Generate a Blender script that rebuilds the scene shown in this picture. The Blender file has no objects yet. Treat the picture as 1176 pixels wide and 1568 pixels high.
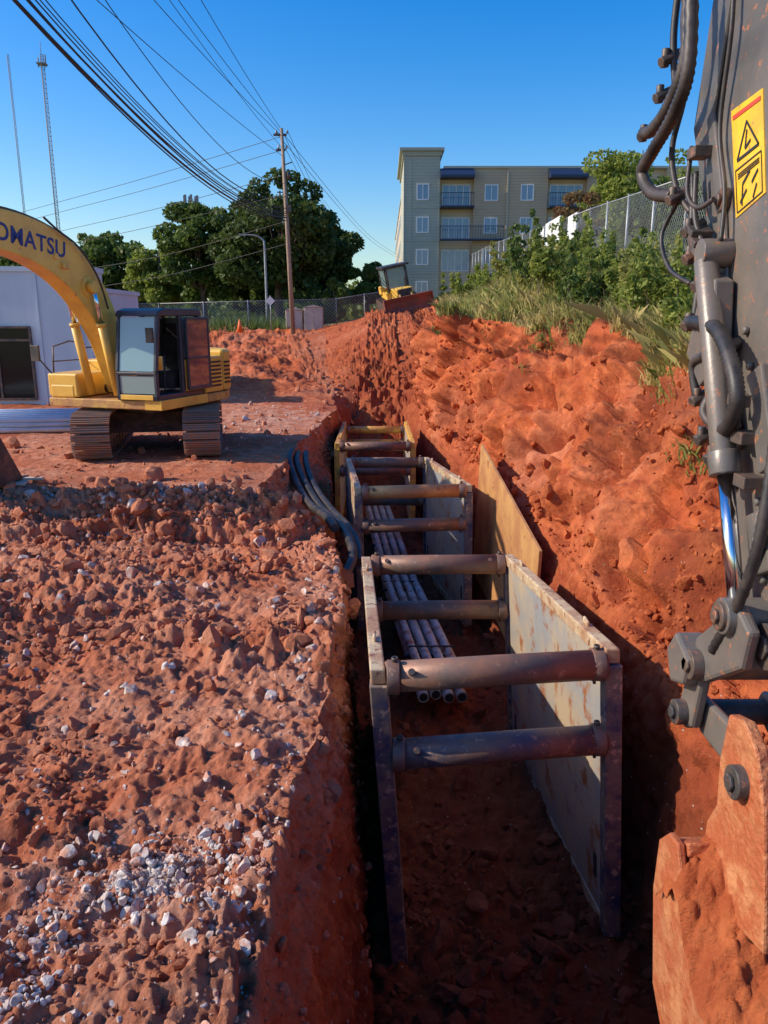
import bpy, bmesh, math, random
import numpy as np
from mathutils import Vector, Matrix
random.seed(7); rng=np.random.default_rng(7)
S=bpy.context.scene
COL=S.collection
R=math.radians

# ---------------------------------------------------------------- materials
def nt(name):
    m=bpy.data.materials.new(name); m.use_nodes=True
    n=m.node_tree; n.nodes.clear()
    o=n.nodes.new('ShaderNodeOutputMaterial'); b=n.nodes.new('ShaderNodeBsdfPrincipled')
    n.links.new(b.outputs[0],o.inputs[0])
    return m,n,b
def mixc(n,f,a,b):
    x=n.nodes.new('ShaderNodeMix'); x.data_type='RGBA'
    for s,v in ((0,f),(6,a),(7,b)):
        if isinstance(v,(int,float)): x.inputs[s].default_value=v
        elif isinstance(v,tuple): x.inputs[s].default_value=(*v,1)
        else: n.links.new(v,x.inputs[s])
    return x.outputs[2]
def mth(n,op,a,b=0.0,clamp=False):
    x=n.nodes.new('ShaderNodeMath'); x.operation=op; x.use_clamp=clamp
    for i,v in enumerate((a,b)):
        if isinstance(v,(int,float)): x.inputs[i].default_value=v
        else: n.links.new(v,x.inputs[i])
    return x.outputs[0]
def noise(n,sc,det=5,rough=.6,vec=None,dist=0):
    x=n.nodes.new('ShaderNodeTexNoise'); x.inputs['Scale'].default_value=sc
    x.inputs['Detail'].default_value=det; x.inputs['Roughness'].default_value=rough
    x.inputs['Distortion'].default_value=dist
    if vec is None:
        vec=coord(n)
    n.links.new(vec,x.inputs['Vector']); return x.outputs[0]
def coord(n,scale=None):
    tc=n.nodes.new('ShaderNodeTexCoord'); v=tc.outputs['Object']
    if scale:
        mp=n.nodes.new('ShaderNodeMapping'); mp.inputs['Scale'].default_value=scale
        n.links.new(v,mp.inputs[0]); v=mp.outputs[0]
    return v
def ramp(n,f,lo,hi):
    x=n.nodes.new('ShaderNodeMapRange'); x.inputs[1].default_value=lo; x.inputs[2].default_value=hi
    n.links.new(f,x.inputs[0]); return x.outputs[0]
def bump(n,b,h,st,dist):
    x=n.nodes.new('ShaderNodeBump'); x.inputs['Strength'].default_value=st; x.inputs['Distance'].default_value=dist
    n.links.new(h,x.inputs['Height']); n.links.new(x.outputs[0],b.inputs['Normal'])
def mat(name,c1,c2=None,sc=3,rough=.6,metal=0,lo=.4,hi=.6,bs=.2,bd=.01,bsc=40,c3=None,sc3=12,lo3=.58,hi3=.64,stretch=None,spec=None):
    m,n,b=nt(name); v=coord(n,stretch)
    col=c1
    if c2: col=mixc(n,ramp(n,noise(n,sc,6,.65,v),lo,hi),c1,c2)
    if c3: col=mixc(n,ramp(n,noise(n,sc3,7,.7,v),lo3,hi3),col,c3)
    if isinstance(col,tuple): b.inputs['Base Color'].default_value=(*col,1)
    else: n.links.new(col,b.inputs['Base Color'])
    b.inputs['Roughness'].default_value=rough; b.inputs['Metallic'].default_value=metal
    if spec is not None: b.inputs['Specular IOR Level'].default_value=spec
    if bs: bump(n,b,noise(n,bsc,4,.6),bs,bd)
    return m
def glass(name,c,rough=.06,spec=.9,coat=.6):
    m,n,b=nt(name); b.inputs['Base Color'].default_value=(*c,1); b.inputs['Roughness'].default_value=rough
    b.inputs['Specular IOR Level'].default_value=spec; b.inputs['Coat Weight'].default_value=coat
    return m
def leafmat(name,a,bb,c,trans=.3):
    m,n,b=nt(name); g=n.nodes.new('ShaderNodeNewGeometry')
    col=mixc(n,g.outputs['Random Per Island'],a,bb)
    col=mixc(n,ramp(n,noise(n,.9,3),.42,.62),col,c)
    n.links.new(col,b.inputs['Base Color']); b.inputs['Roughness'].default_value=.55
    b.inputs['Specular IOR Level'].default_value=.3
    t=n.nodes.new('ShaderNodeBsdfTranslucent'); n.links.new(col,t.inputs[0])
    mx=n.nodes.new('ShaderNodeMixShader'); mx.inputs[0].default_value=trans
    n.links.new(b.outputs[0],mx.inputs[1]); n.links.new(t.outputs[0],mx.inputs[2])
    n.links.new(mx.outputs[0],n.nodes['Material Output'].inputs[0])
    return m

M={}
M['yel']=mat('yellow_paint',(.86,.52,.08),(.74,.42,.07),2,.42,c3=(.45,.22,.09),sc3=5,lo3=.60,hi3=.74,bs=.05)
M['yeld']=mat('yellow_paint_dusty',(.66,.38,.08),(.44,.21,.08),3,.6,c3=(.32,.13,.06),sc3=7)
M['blk']=mat('black_rubber',(.022,.021,.022),(.075,.058,.05),4,.5,bs=.1)
M['dk']=mat('dark_steel',(.065,.06,.058),(.15,.105,.08),5,.5,.3,c3=(.34,.14,.08),sc3=14,lo3=.56,hi3=.66)
M['arm']=mat('arm_grey_paint',(.125,.116,.106),(.21,.17,.14),1.6,.38,.15,lo=.38,hi=.68,c3=(.45,.17,.08),sc3=20,lo3=.60,hi3=.65,bs=.15)
M['trk']=mat('track_steel',(.26,.20,.17),(.38,.20,.12),6,.55,.3,c3=(.45,.2,.11),sc3=9)
M['glass']=glass('cab_glass',(.22,.33,.32))
M['seat']=mat('cab_interior',(.02,.02,.023),(.04,.04,.04),6,.8,bs=0)
M['navy']=mat('navy_cab_frame',(.03,.035,.055),(.05,.05,.06),3,.4,bs=0)
M['chrome']=mat('chrome_rod',(.75,.78,.82),(.7,.7,.75),3,.14,1.0,bs=0)
M['blued']=mat('decal_blue',(.02,.04,.20),None,bs=0)
M['label']=mat('label_yellow',(.85,.52,.02),(.70,.40,.03),8,.4,bs=0,c3=(.4,.2,.08),sc3=18,lo3=.62,hi3=.66)
M['lblk']=mat('label_black',(.02,.02,.02),None,bs=0)
M['lred']=mat('label_red',(.6,.06,.03),None,bs=0)
M['steel']=mat('weathered_panel_steel',(.36,.36,.35),(.56,.43,.28),1.1,.5,.25,lo=.40,hi=.62,c3=(.38,.14,.05),sc3=2.6,lo3=.54,hi3=.63,bs=.25)
M['pipe']=mat('rusty_spreader_pipe',(.15,.11,.09),(.32,.15,.09),2.2,.5,.25,lo=.38,hi=.62,c3=(.45,.29,.2),sc3=9,lo3=.58,hi3=.68,bs=.2)
M['bpipe']=mat('blue_spreader_pipe',(.085,.09,.125),(.24,.14,.10),1.8,.5,.25,lo=.38,hi=.56,c3=(.42,.26,.18),sc3=12,lo3=.56,hi3=.64,bs=.2)
M['blue']=mat('blue_worn_paint',(.05,.055,.11),(.24,.17,.13),3.5,.5,.2,lo=.38,hi=.56,c3=(.50,.34,.23),sc3=9,lo3=.55,hi3=.62,bs=.2)
M['cream']=mat('rail_cream_paint',(.62,.48,.30),(.44,.24,.13),3,.5,.1,lo=.42,hi=.60,c3=(.24,.10,.06),sc3=11,lo3=.55,hi3=.62,bs=.25)
M['ybox']=mat('yellow_box_paint',(.78,.46,.07),(.5,.2,.06),3,.5)
M['plate']=mat('rusted_plate',(.62,.33,.12),(.46,.20,.08),1.5,.55,.2,c3=(.34,.13,.06),sc3=4)
M['pvc']=mat('grey_conduit',(.50,.51,.52),(.32,.25,.21),1.5,.35,c3=(.34,.14,.08),sc3=6,bs=0,lo=.45,hi=.65,lo3=.52,hi3=.6)
M['pvcb']=mat('blue_white_conduit',(.62,.68,.76),(.5,.55,.6),2,.35,bs=0)
M['bkt']=mat('bucket_worn_steel',(.58,.24,.10),(.44,.15,.06),3,.6,.1,c3=(.42,.11,.04),sc3=4,lo3=.44,hi3=.56,bs=.8,bd=.03,bsc=18)
M['wood']=mat('pole_wood',(.38,.28,.20),(.25,.17,.12),2,.85,stretch=(6,6,.6))
M['galv']=mat('galvanised_steel',(.36,.37,.37),(.28,.29,.29),3,.5,.4,bs=0)
M['mast']=mat('mast_steel',(.22,.21,.22),None,rough=.6,bs=0)
M['wire']=mat('cable_black',(.015,.015,.018),None,bs=0)
M['bark']=mat('bark',(.13,.10,.075),(.07,.05,.04),5,.9,bs=.6)
M['wht']=mat('white_trim',(.75,.75,.74),(.66,.66,.65),3,.5,bs=0)
M['lav']=mat('metal_cladding_grey',(.50,.60,.66),(.44,.54,.61),.5,.5,bs=0,stretch=(1,1,.2))
M['tan']=mat('tan_box',(.6,.5,.4),(.5,.42,.34),2,.7,bs=0)
M['red']=mat('blade_red',(.30,.07,.04),(.18,.06,.04),2,.6)
M['orange']=mat('cone_orange',(.8,.16,.03),None,bs=0)
M['leaf']=leafmat('foliage_tree',(.06,.105,.02),(.16,.22,.045),(.10,.15,.03),.4)
M['leafd']=leafmat('foliage_dark',(.045,.08,.018),(.12,.16,.035),(.075,.115,.028),.35)
M['leafl']=leafmat('foliage_light',(.13,.19,.03),(.38,.42,.09),(.24,.28,.05),.45)
M['leafy']=leafmat('foliage_yellowing',(.24,.27,.06),(.50,.45,.14),(.22,.28,.06),.5)
M['leafr']=leafmat('foliage_reddish',(.18,.09,.04),(.30,.15,.07),(.2,.19,.06),.4)
M['dry']=leafmat('dry_grass',(.42,.35,.12),(.66,.52,.22),(.34,.36,.10),.4)

def siding(name,c,c2):
    m,n,b=nt(name); v=coord(n)
    sx=n.nodes.new('ShaderNodeSeparateXYZ'); n.links.new(v,sx.inputs[0])
    f=mth(n,'FRACT',mth(n,'MULTIPLY',sx.outputs[2],4.0))
    dark=mth(n,'LESS_THAN',f,.14)
    col=mixc(n,ramp(n,noise(n,.4,4),.35,.65),c,c2)
    n.links.new(mixc(n,mth(n,'MULTIPLY',dark,.4),col,(.09,.08,.07)),b.inputs['Base Color'])
    b.inputs['Roughness'].default_value=.7; bump(n,b,f,.4,.03); return m
M['sgrey']=siding('siding_grey_green',(.44,.44,.35),(.40,.40,.32))
M['stan']=siding('siding_tan',(.60,.48,.33),(.55,.44,.30))
M['sbrn']=siding('siding_brown',(.48,.365,.245),(.45,.34,.225))
M['awn']=mat('awning_navy',(.015,.03,.075),None,rough=.5,bs=0)
M['win']=glass('window_glass',(.16,.23,.32),.05)
M['room']=mat('dark_recess',(.05,.05,.055),None,rough=.7,bs=0)

def clay(name,attr=True,tint=None):
    m,n,b=nt(name)
    med=noise(n,3.2,6,.68)
    if attr:
        fine=noise(n,22,3,.7); big=noise(n,.55,4,.6)
        pink=mixc(n,ramp(n,med,.33,.66),(.46,.150,.078),(.69,.32,.195))
        pink=mixc(n,ramp(n,big,.45,.65),pink,(.52,.165,.080))
        orange=mixc(n,ramp(n,med,.35,.65),(.40,.078,.028),(.66,.180,.060))
        orange=mixc(n,ramp(n,big,.52,.70),orange,(.42,.095,.042))
        a=n.nodes.new('ShaderNodeAttribute'); a.attribute_name='zone'
        s=n.nodes.new('ShaderNodeSeparateColor'); n.links.new(a.outputs[0],s.inputs[0])
        fo=mth(n,'ADD',s.outputs[0],mth(n,'MULTIPLY',mth(n,'SUBTRACT',big,.5),1.1),True)
        col=mixc(n,fo,pink,orange)
        dust=mixc(n,fine,(.48,.27,.19),(.68,.50,.40))
        fb=mth(n,'MULTIPLY',s.outputs[2],ramp(n,med,.42,.60),True)
        col=mixc(n,fb,col,dust)
        gr=mixc(n,ramp(n,fine,.4,.6),(.14,.16,.04),(.34,.26,.12))
        fg=ramp(n,mth(n,'ADD',s.outputs[1],mth(n,'MULTIPLY',mth(n,'SUBTRACT',med,.5),1.2)),.42,.58)
        col=mixc(n,fg,col,gr)
        dk=ramp(n,noise(n,6,5,.7),.52,.70)
        col=mixc(n,mth(n,'MULTIPLY',dk,.55),col,(.21,.05,.025))
        col=mixc(n,mth(n,'MULTIPLY',a.outputs['Alpha'],.8),col,(.14,.032,.017))  # zone alpha mixes in a darker red-brown
        vo=n.nodes.new('ShaderNodeTexVoronoi'); vo.inputs['Scale'].default_value=30; n.links.new(coord(n),vo.inputs['Vector'])
        st=mth(n,'LESS_THAN',vo.outputs['Distance'],.26)
        sepv=n.nodes.new('ShaderNodeSeparateColor'); n.links.new(vo.outputs['Color'],sepv.inputs[0])
        th=mth(n,'ADD',mth(n,'MULTIPLY',s.outputs[2],.35),.018)
        st=mth(n,'MULTIPLY',st,mth(n,'LESS_THAN',sepv.outputs[0],th))
        col=mixc(n,st,col,(.50,.42,.37))
    else: col=mixc(n,ramp(n,med,.35,.65),tint[0],tint[1])
    n.links.new(col,b.inputs['Base Color'])
    b.inputs['Roughness'].default_value=.92; b.inputs['Specular IOR Level'].default_value=.12
    bump(n,b,noise(n,15,7,.74),.95,.05)
    return m
M['clay']=clay('red_clay_ground')
M['clod']=clay('clay_clods',False,((.46,.15,.075),(.66,.28,.16)))
M['clodo']=clay('clay_clods_orange',False,((.38,.08,.03),(.60,.17,.06)))
M['clodd']=clay('clay_clods_dark',False,((.20,.05,.025),(.34,.10,.05)))  # darker brown clods for the trench floor
M['stone']=mat('crushed_granite',(.66,.60,.54),(.45,.36,.31),9,.85,c3=(.52,.25,.16),sc3=5,lo3=.46,hi3=.58,bs=.5,bsc=60)

# ---------------------------------------------------------------- mesh helpers
def np_mesh(name,v,f,material,parent=None,smooth=False):
    v=np.asarray(v,dtype=np.float32); f=np.asarray(f,dtype=np.int32)
    me=bpy.data.meshes.new(name); me.vertices.add(len(v)); me.vertices.foreach_set('co',v.ravel())
    k=f.shape[1]; me.loops.add(f.size); me.loops.foreach_set('vertex_index',f.ravel())
    me.polygons.add(len(f)); me.polygons.foreach_set('loop_start',np.arange(0,f.size,k,dtype=np.int32))
    try: me.polygons.foreach_set('loop_total',np.full(len(f),k,dtype=np.int32))
    except Exception: pass
    me.update(calc_edges=True)
    me.polygons.foreach_set('use_smooth',np.full(len(f),smooth,dtype=bool))
    me.materials.append(material)
    o=bpy.data.objects.new(name,me); COL.objects.link(o)
    if parent: o.parent=parent
    return o
class MB:
    def __init__(s): s.v=[]; s.f=[]; s.sm=[]
    def add(s,vs,fs,sm=False):
        k=len(s.v); s.v+= [tuple(p) for p in vs]; s.f+=[tuple(i+k for i in q) for q in fs]; s.sm+=[sm]*len(fs)
    def box(s,c,d,rot=None):
        hx,hy,hz=d[0]/2,d[1]/2,d[2]/2; c=Vector(c)
        vs=[Vector((x,y,z)) for z in(-hz,hz) for y in(-hy,hy) for x in(-hx,hx)]
        if rot: vs=[rot@p for p in vs]
        s.add([c+p for p in vs],[(0,2,3,1),(4,5,7,6),(0,1,5,4),(2,6,7,3),(0,4,6,2),(1,3,7,5)])
    def b2(s,a,b): s.box([(a[i]+b[i])/2 for i in range(3)],[abs(b[i]-a[i]) for i in range(3)])
    def hexa(s,p):
        s.add(p,[(3,2,1,0),(4,5,6,7),(0,1,5,4),(1,2,6,5),(2,3,7,6),(3,0,4,7)])
    def prism(s,poly,a,b,ax='x'):
        def P(u,w,t):
            return (t,u,w) if ax=='x' else ((u,t,w) if ax=='y' else (u,w,t))
        n=len(poly); vs=[P(u,w,a) for u,w in poly]+[P(u,w,b) for u,w in poly]
        s.add(vs,[tuple(range(n))[::-1],tuple(range(n,2*n))]+[(i,(i+1)%n,n+(i+1)%n,n+i) for i in range(n)])
    def tube(s,pts,r,seg=10,rip=0,cap=True,sub=1):
        pts=[Vector(p) for p in pts]
        if sub>1: pts=catmull(pts,sub)
        n=len(pts); rr=r if isinstance(r,(list,tuple)) else [r]*n
        if len(rr)!=n: rr=[rr[0]+(rr[-1]-rr[0])*i/(n-1) for i in range(n)]
        vs=[]; up=None
        for i,p in enumerate(pts):
            d=(pts[min(i+1,n-1)]-pts[max(i-1,0)]).normalized()
            if up is None: up=Vector((0,0,1)) if abs(d.z)<.9 else Vector((1,0,0))
            a=d.cross(up); a=a.normalized() if a.length>1e-5 else Vector((1,0,0)); up=a.cross(d).normalized(); 
            q=rr[i]*(1+(rip if i%2 else 0))
            for k in range(seg):
                t=2*math.pi*k/seg; vs.append(p+(a*math.cos(t)+up*math.sin(t))*q)
        fs=[(i*seg+k,i*seg+(k+1)%seg,(i+1)*seg+(k+1)%seg,(i+1)*seg+k) for i in range(n-1) for k in range(seg)]
        s.add(vs,fs,True)
        if cap:
            k=len(s.v)-n*seg; s.f.append(tuple(range(k,k+seg))[::-1]); s.f.append(tuple(range(k+(n-1)*seg,k+n*seg))); s.sm+=[False,False]
    def obj(s,name,m,parent=None,bev=0,rotz=None,loc=None):
        me=bpy.data.meshes.new(name); me.from_pydata(s.v,[],s.f); me.update()
        me.polygons.foreach_set('use_smooth',s.sm); me.materials.append(m)
        bm=bmesh.new(); bm.from_mesh(me); bmesh.ops.recalc_face_normals(bm,faces=bm.faces); bm.to_mesh(me); bm.free()
        o=bpy.data.objects.new(name,me); COL.objects.link(o)
        if parent: o.parent=parent
        if bev:
            b=o.modifiers.new('bevel','BEVEL'); b.width=bev; b.segments=2; b.limit_method='ANGLE'; b.angle_limit=R(50)
        if rotz is not None: o.rotation_euler=(0,0,rotz)
        if loc: o.location=loc
        return o
def catmull(p,sub):
    out=[]; n=len(p)
    for i in range(n-1):
        a,b,c,d=p[max(i-1,0)],p[i],p[i+1],p[min(i+2,n-1)]
        for k in range(sub):
            t=k/sub
            out.append(.5*((2*b)+(c-a)*t+(2*a-5*b+4*c-d)*t*t+(3*b-a-3*c+d)*t**3))
    out.append(p[-1]); return out
def empty(name,loc=(0,0,0),rz=0,rx=0,ry=0):
    e=bpy.data.objects.new(name,None); e.location=loc; e.rotation_euler=(rx,ry,rz); e.empty_display_size=.3; COL.objects.link(e); return e

# ---------------------------------------------------------------- noise (numpy)
def hsh(i,j,k,s):
    with np.errstate(over='ignore'):
        n=(i.astype(np.uint32)*np.uint32(374761393)+j.astype(np.uint32)*np.uint32(668265263)+k.astype(np.uint32)*np.uint32(2246822519)+np.uint32(s*3266489917&0xffffffff))
        n=(n^(n>>np.uint32(13)))*np.uint32(1274126177); n=(n^(n>>np.uint32(15)))*np.uint32(2246822519); n=n^(n>>np.uint32(16))
    return (n&np.uint32(0xffffff)).astype(np.float32)/16777215.
def vn(p,s=0):
    i=np.floor(p).astype(np.int64); f=(p-i).astype(np.float32); f=f*f*(3-2*f); o=0
    for a in(0,1):
        wa=f[:,0] if a else 1-f[:,0]
        for b in(0,1):
            wb=f[:,1] if b else 1-f[:,1]
            for c in(0,1):
                wc=f[:,2] if c else 1-f[:,2]
                o=o+wa*wb*wc*hsh(i[:,0]+a,i[:,1]+b,i[:,2]+c,s)
    return o*2-1
def fbm(p,oct=4,s=0,g=.5):
    o=0;a=1
    for k in range(oct): o=o+a*vn(p*(2.03**k)+k*17.3,s+k); a*=g
    return o
def warpv(p,f,a,s): return p+a*np.stack([vn(p*f,s),vn(p*f+9.1,s+1),vn(p*f+23.7,s+2)],-1)
def worley(p,s=0):
    i=np.floor(p).astype(np.int64); d=np.full(len(p),9.,dtype=np.float32); idv=np.zeros(len(p),dtype=np.float32)
    for a in(-1,0,1):
        for b in(-1,0,1):
            for c in(-1,0,1):
                q=i+np.array([a,b,c]); x=hsh(q[:,0],q[:,1],q[:,2],s); y=hsh(q[:,0],q[:,1],q[:,2],s+1); z=hsh(q[:,0],q[:,1],q[:,2],s+2)
                dd=(q[:,0]+x-p[:,0])**2+(q[:,1]+y-p[:,1])**2+(q[:,2]+z-p[:,2])**2
                m=dd<d; d=np.where(m,dd,d); idv=np.where(m,hsh(q[:,0],q[:,1],q[:,2],s+5),idv)
    return np.sqrt(d),idv
def sstep(a,b,x): t=np.clip((x-a)/(b-a),0,1); return t*t*(3-2*t)
def clodf(p,f,s,thr,r=.6,ex=.6,wa=.30):
    w,i=worley(warpv(p*f,1.9,wa,s+20),s); rr=r*(.55+.6*i)
    return np.clip((rr-w)/rr,0,1)**ex*(i>thr)*(.4+.8*i)

# ---------------------------------------------------------------- terrain
T={
-8:((-.6,-.3),(-.5,-.3),(-.4,-.3),(0,-.3),(2.4,-.3),(2.7,-.3),(3.8,.3),(4.8,1.0),1.8),
1.0:((-.6,-.28),(-.5,-.3),(-.4,-.3),(0,-.3),(2.4,-.3),(2.7,-.3),(3.8,.4),(4.8,1.2),2.2),
1.7:((-.6,-.28),(-.45,-.8),(-.3,-1.6),(0,-3.0),(2.45,-3),(2.85,-.5),(3.8,.5),(4.7,1.6),2.4),
6:((-.52,-.3),(-.38,-.8),(-.26,-1.5),(-.14,-3.05),(2.5,-3),(2.65,-.5),(3.5,.6),(4.5,2.0),2.9),
10:((-.58,-.45),(-.54,-.9),(-.5,-1.6),(-.46,-3),(2.2,-3),(2.55,-.45),(3.4,.7),(4.5,2.15),3.1),
12:((-1.0,-.48),(-.8,-.9),(-.7,-1.5),(-.65,-3),(2.05,-3),(2.45,-.4),(3.3,.8),(4.5,2.3),3.3),
13.2:((-2.1,-.08),(-1.75,-.75),(-.95,-1.0),(-.75,-3),(1.95,-3),(2.35,-.4),(3.2,.9),(4.6,2.45),3.4),
16:((-2.1,0),(-1.85,-.65),(-1.15,-.9),(-1.0,-2.95),(1.7,-2.95),(2.2,-.4),(3.1,1.0),(4.6,2.62),3.7),
20:((-1.75,0),(-1.6,-.6),(-1.45,-.9),(-1.4,-2.9),(1.15,-2.9),(1.8,-.4),(2.9,1.1),(4.4,2.62),4.1),
22.5:((-1.65,.02),(-1.58,-.55),(-1.48,-.95),(-1.45,-2.85),(1.08,-2.85),(1.6,-.4),(2.4,1.5),(3.2,2.75),4.15),
24:((-1.6,.05),(-1.55,-.5),(-1.5,-1),(-1.48,-2.8),(1.0,-2.8),(1.4,-.4),(2.1,1.8),(2.6,2.85),4.2),
26.2:((-1.6,.1),(-1.55,-.4),(-1.5,-1),(-1.45,-2.0),(.9,-2),(1.3,-.3),(1.9,2.0),(2.35,3.05),4.4),
28.2:((-2,.2),(-1.6,.1),(-1.3,0),(-1,-.1),(.6,0),(1.4,.2),(2.0,2.0),(2.6,3.1),4.5),
34:((-3.5,.6),(-2.5,.8),(-1.6,1.2),(-.8,1.5),(.6,1.75),(1.4,2.1),(2.2,2.8),(3.2,3.3),4.8),
41:((-5,1.5),(-3,2.1),(-1.8,2.6),(-.7,3.0),(.6,3.15),(1.6,3.3),(2.6,3.45),(3.6,3.55),5.1),
46:((-5.5,2.1),(-4,2.2),(-2.5,2.5),(-1,2.9),(.6,3.1),(1.8,3.3),(3,3.5),(4,3.7),5.4),
58:((-6,2.3),(-4.5,2.4),(-3,2.6),(-1.5,2.8),(0,3.1),(1.6,3.6),(3,4.0),(4,4.3),5.2),
72:((-6,2.4),(-4.5,2.6),(-3,2.8),(-1.5,3.1),(0,3.6),(1.6,4.0),(3,4.3),(4,4.4),4.8),
200:((-6,2.4),(-4.5,2.4),(-3,2.4),(-1.5,2.5),(0,2.5),(1.6,2.6),(3,2.7),(4,2.8),3),
2500:((-6,0),(-4.5,0),(-3,0),(-1.5,0),(0,0),(1.6,0),(3,0),(4,0),0)}
ys=[1.0]
while ys[-1]<75: ys.append(ys[-1]+(.0034*max(ys[-1],3.0) if ys[-1]<32 else .0065*ys[-1]))
ys=list(np.linspace(-8,.9,24))+ys+list(np.geomspace(76,2500,40)); ys=np.array(ys); NR=len(ys)
ky=np.array(sorted(T)); 
def ctl(i,j): return np.interp(ys,ky,[T[k][i][j] for k in sorted(T)])
def Hl(y): return np.interp(y,[-8,1,6,9,11.6,12.4,13,22,28,46,60,200,2500],[-.2,-.25,-.3,-.4,-.62,-.02,.02,0,.35,2.15,2.4,2.4,0])
PLz=np.interp(ys,ky,[T[k][8] for k in sorted(T)])
C=[]
hl=Hl(ys)
C.append((np.full(NR,-2500.),hl*0)); C.append((-(.56*np.abs(ys)+1.6)-1.0,hl))
for i in range(8): C.append((ctl(i,0),ctl(i,1)))
bx=C[-1][0]
C.append((bx+np.interp(ys,[0,10,40],[2.5,2.5,4]),PLz)); C.append((np.full(NR,60.),PLz)); C.append((np.full(NR,2500.),PLz*0+np.interp(ys,[0,200,2500],[3,3,0])))
ns=[36,350,38,26,44,60,56,104,90,54,30,24]
X=[];Z=[];seg=[]
for k,n in enumerate(ns):
    t=np.linspace(0,1,n,endpoint=(k==len(ns)-1))
    if k==0: t2=1-(1-t)**4
    elif k==len(ns)-1: t2=t**4
    elif k==len(ns)-2: t2=t**1.7
    else: t2=t
    (xa,za),(xb,zb)=C[k],C[k+1]
    x=xa[:,None]+(xb-xa)[:,None]*t2; z=za[:,None]+(zb-za)[:,None]*t2
    X.append(x);Z.append(z);seg.append(np.full(x.shape,k+0.)+t)
X=np.hstack(X);Z=np.hstack(Z);SG=np.hstack(seg);NC=X.shape[1];Y=np.repeat(ys[:,None],NC,1)
P=np.stack([X,Y,Z],-1).reshape(-1,3).astype(np.float64)
sg=SG.ravel(); x,y,z=P.T
lm=(sg<2)
warp=np.zeros(len(P)); q=P[lm]*np.array([1,0,0]); warp[lm]=.45*fbm(q*.7,3,3)
hh=Hl(y+warp); Lx=np.repeat(C[2][0],NC); Lz=np.repeat(C[2][1],NC)
bd=np.interp(y,[0,12,13,26,34,46],[.5,.5,.8,.6,3,4])
f=sstep(0,1,(Lx-x)/bd)
fade=sstep(-2400,-200,x)
P[lm,2]=(Lz+(hh-Lz)*f)[lm]*fade[lm]
near=(np.abs(y)<75)&(x>-60)&(x<40)
wob=np.zeros(len(P)); wl=np.exp(-((sg-2.2)/.9)**2); wob[near]=.12*fbm(np.stack([y,y*0,y*0],-1)[near]*.9,4,11)
P[:,0]+=wob*wl*np.clip((y-1)/3,0,1)
G=P.reshape(NR,NC,3)
def normals(G):
    du=np.gradient(G,axis=1); dv=np.gradient(G,axis=0); n=np.cross(du,dv); n/=np.linalg.norm(n,axis=2,keepdims=True)+1e-9; return n
N=normals(G).reshape(-1,3)
x,y,z=P.T
ip=np.where((y<75)&(y>-8)&(x>-50)&(x<22))[0]
p=P[ip]; s_=sg[ip]; xx,yy,zz=p.T
big=fbm(p*.55,3,21); med=fbm(p*1.9,4,31); fine=fbm(p*8.,4,41,.62)
b1=clodf(p,3.2,51,.45); b2=clodf(p,7.5,61,.3); b3=clodf(p,17.,71,.2)
D=np.zeros(len(p))
wall=(s_>=2)&(s_<5); floor=(s_>=5)&(s_<6); rw=(s_>=6)&(s_<7); plat=s_>=9
nr=1-sstep(11.5,13.5,yy)
lipm=np.exp(-((yy+warp[ip]-12.3)/.7)**2)
flat=sstep(13,14.5,yy)*(1-sstep(24,30,yy))
far=sstep(24,34,yy)
rough=nr*(.85+.6*sstep(-.2,.5,big))+lipm*1.2+flat*.25+far*.9
clm=sstep(-.45,.35,fbm(p*.9,2,77))
rut=np.sin((yy+.22*xx+.10*med)*2*math.pi/.24)*sstep(.0,.4,np.sin(xx*1.35+.4*big+1.0))*sstep(4.6,5.5,yy)*nr
rut2=np.sin((yy*1.0-.5*xx)*2*math.pi/.2)*flat*sstep(.2,.6,np.sin(xx*1.1+2))
l=s_<2.0
rug=1-np.abs(fbm(p*3.3,4,85,.55))*1.6
D[l]=(rough*(.050*med+.050*rug+.085*b1*(.25+.75*clm)+.055*b2*(.3+.7*clm)+.026*b3+.024*fine)+.09*big*(nr+far*2.2)+.036*rut+.008*rut2)[l]
D[l]+=(far*.12*med)[l]
D[wall]=(.06*med+.035*fine+.03*b2+.02*b3)[wall]
D[floor]=(.08*med+.11*b1+.09*b2+.03*b3)[floor]
D[rw]=(.08*med+.05*b1+.05*b2+.03*fine)[rw]
bi=np.where(s_>=7)[0]; pb=p[bi]; yb=yy[bi]; sb=s_[bi]
pw=warpv(pb,.8,.5,201)
gul=np.abs(vn(np.stack([pw[:,1]*1.1+.35*pb[:,2],pb[:,0]*.15,pb[:,2]*.25],-1)*1.3,91)); gul2=np.abs(vn(np.stack([pw[:,1]*3.0,pb[:,0]*.4,pb[:,2]*.6],-1)*1.1,92))
m1=clodf(pb*np.array([1,.8,1.1]),.72,301,.10,.9,.8,.42); m2=clodf(pb,1.6,311,.3,.75,.65,.36)
pock=sstep(.2,.7,fbm(pb*1.15,3,331)); rid=1-np.abs(fbm(pb*.9,4,341,.52))*1.7
cl=sstep(17.5,21,yb)*(1-sstep(27,31,yb)); nf=1-sstep(27,32,yb)
rm=.12+.88*sstep(-.15,.35,fbm(pb*.75,3,411))
bw=sstep(7,7.2,sb)*(1-sstep(8.85,9.25,sb))
D[bi]=bw*nf*(.30*big[bi]+.62*m1+.19*m2*rm+.15*rid-.42*pock-(.20+.95*cl)*np.clip(.28-gul,0,1)*1.5-.22*np.clip(.25-gul2,0,1)*1.5*(.2+cl)-.10)+bw*(1-nf)*(.15*big[bi]+.1*med[bi])+.06*med[bi]+.05*rug[bi]*bw*rm+(.085*b1+.06*b2+.03*b3)[bi]*rm+.028*fine[bi]*rm
D[plat]=(.06*med+.04*b1+.03*b2)[plat]
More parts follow.
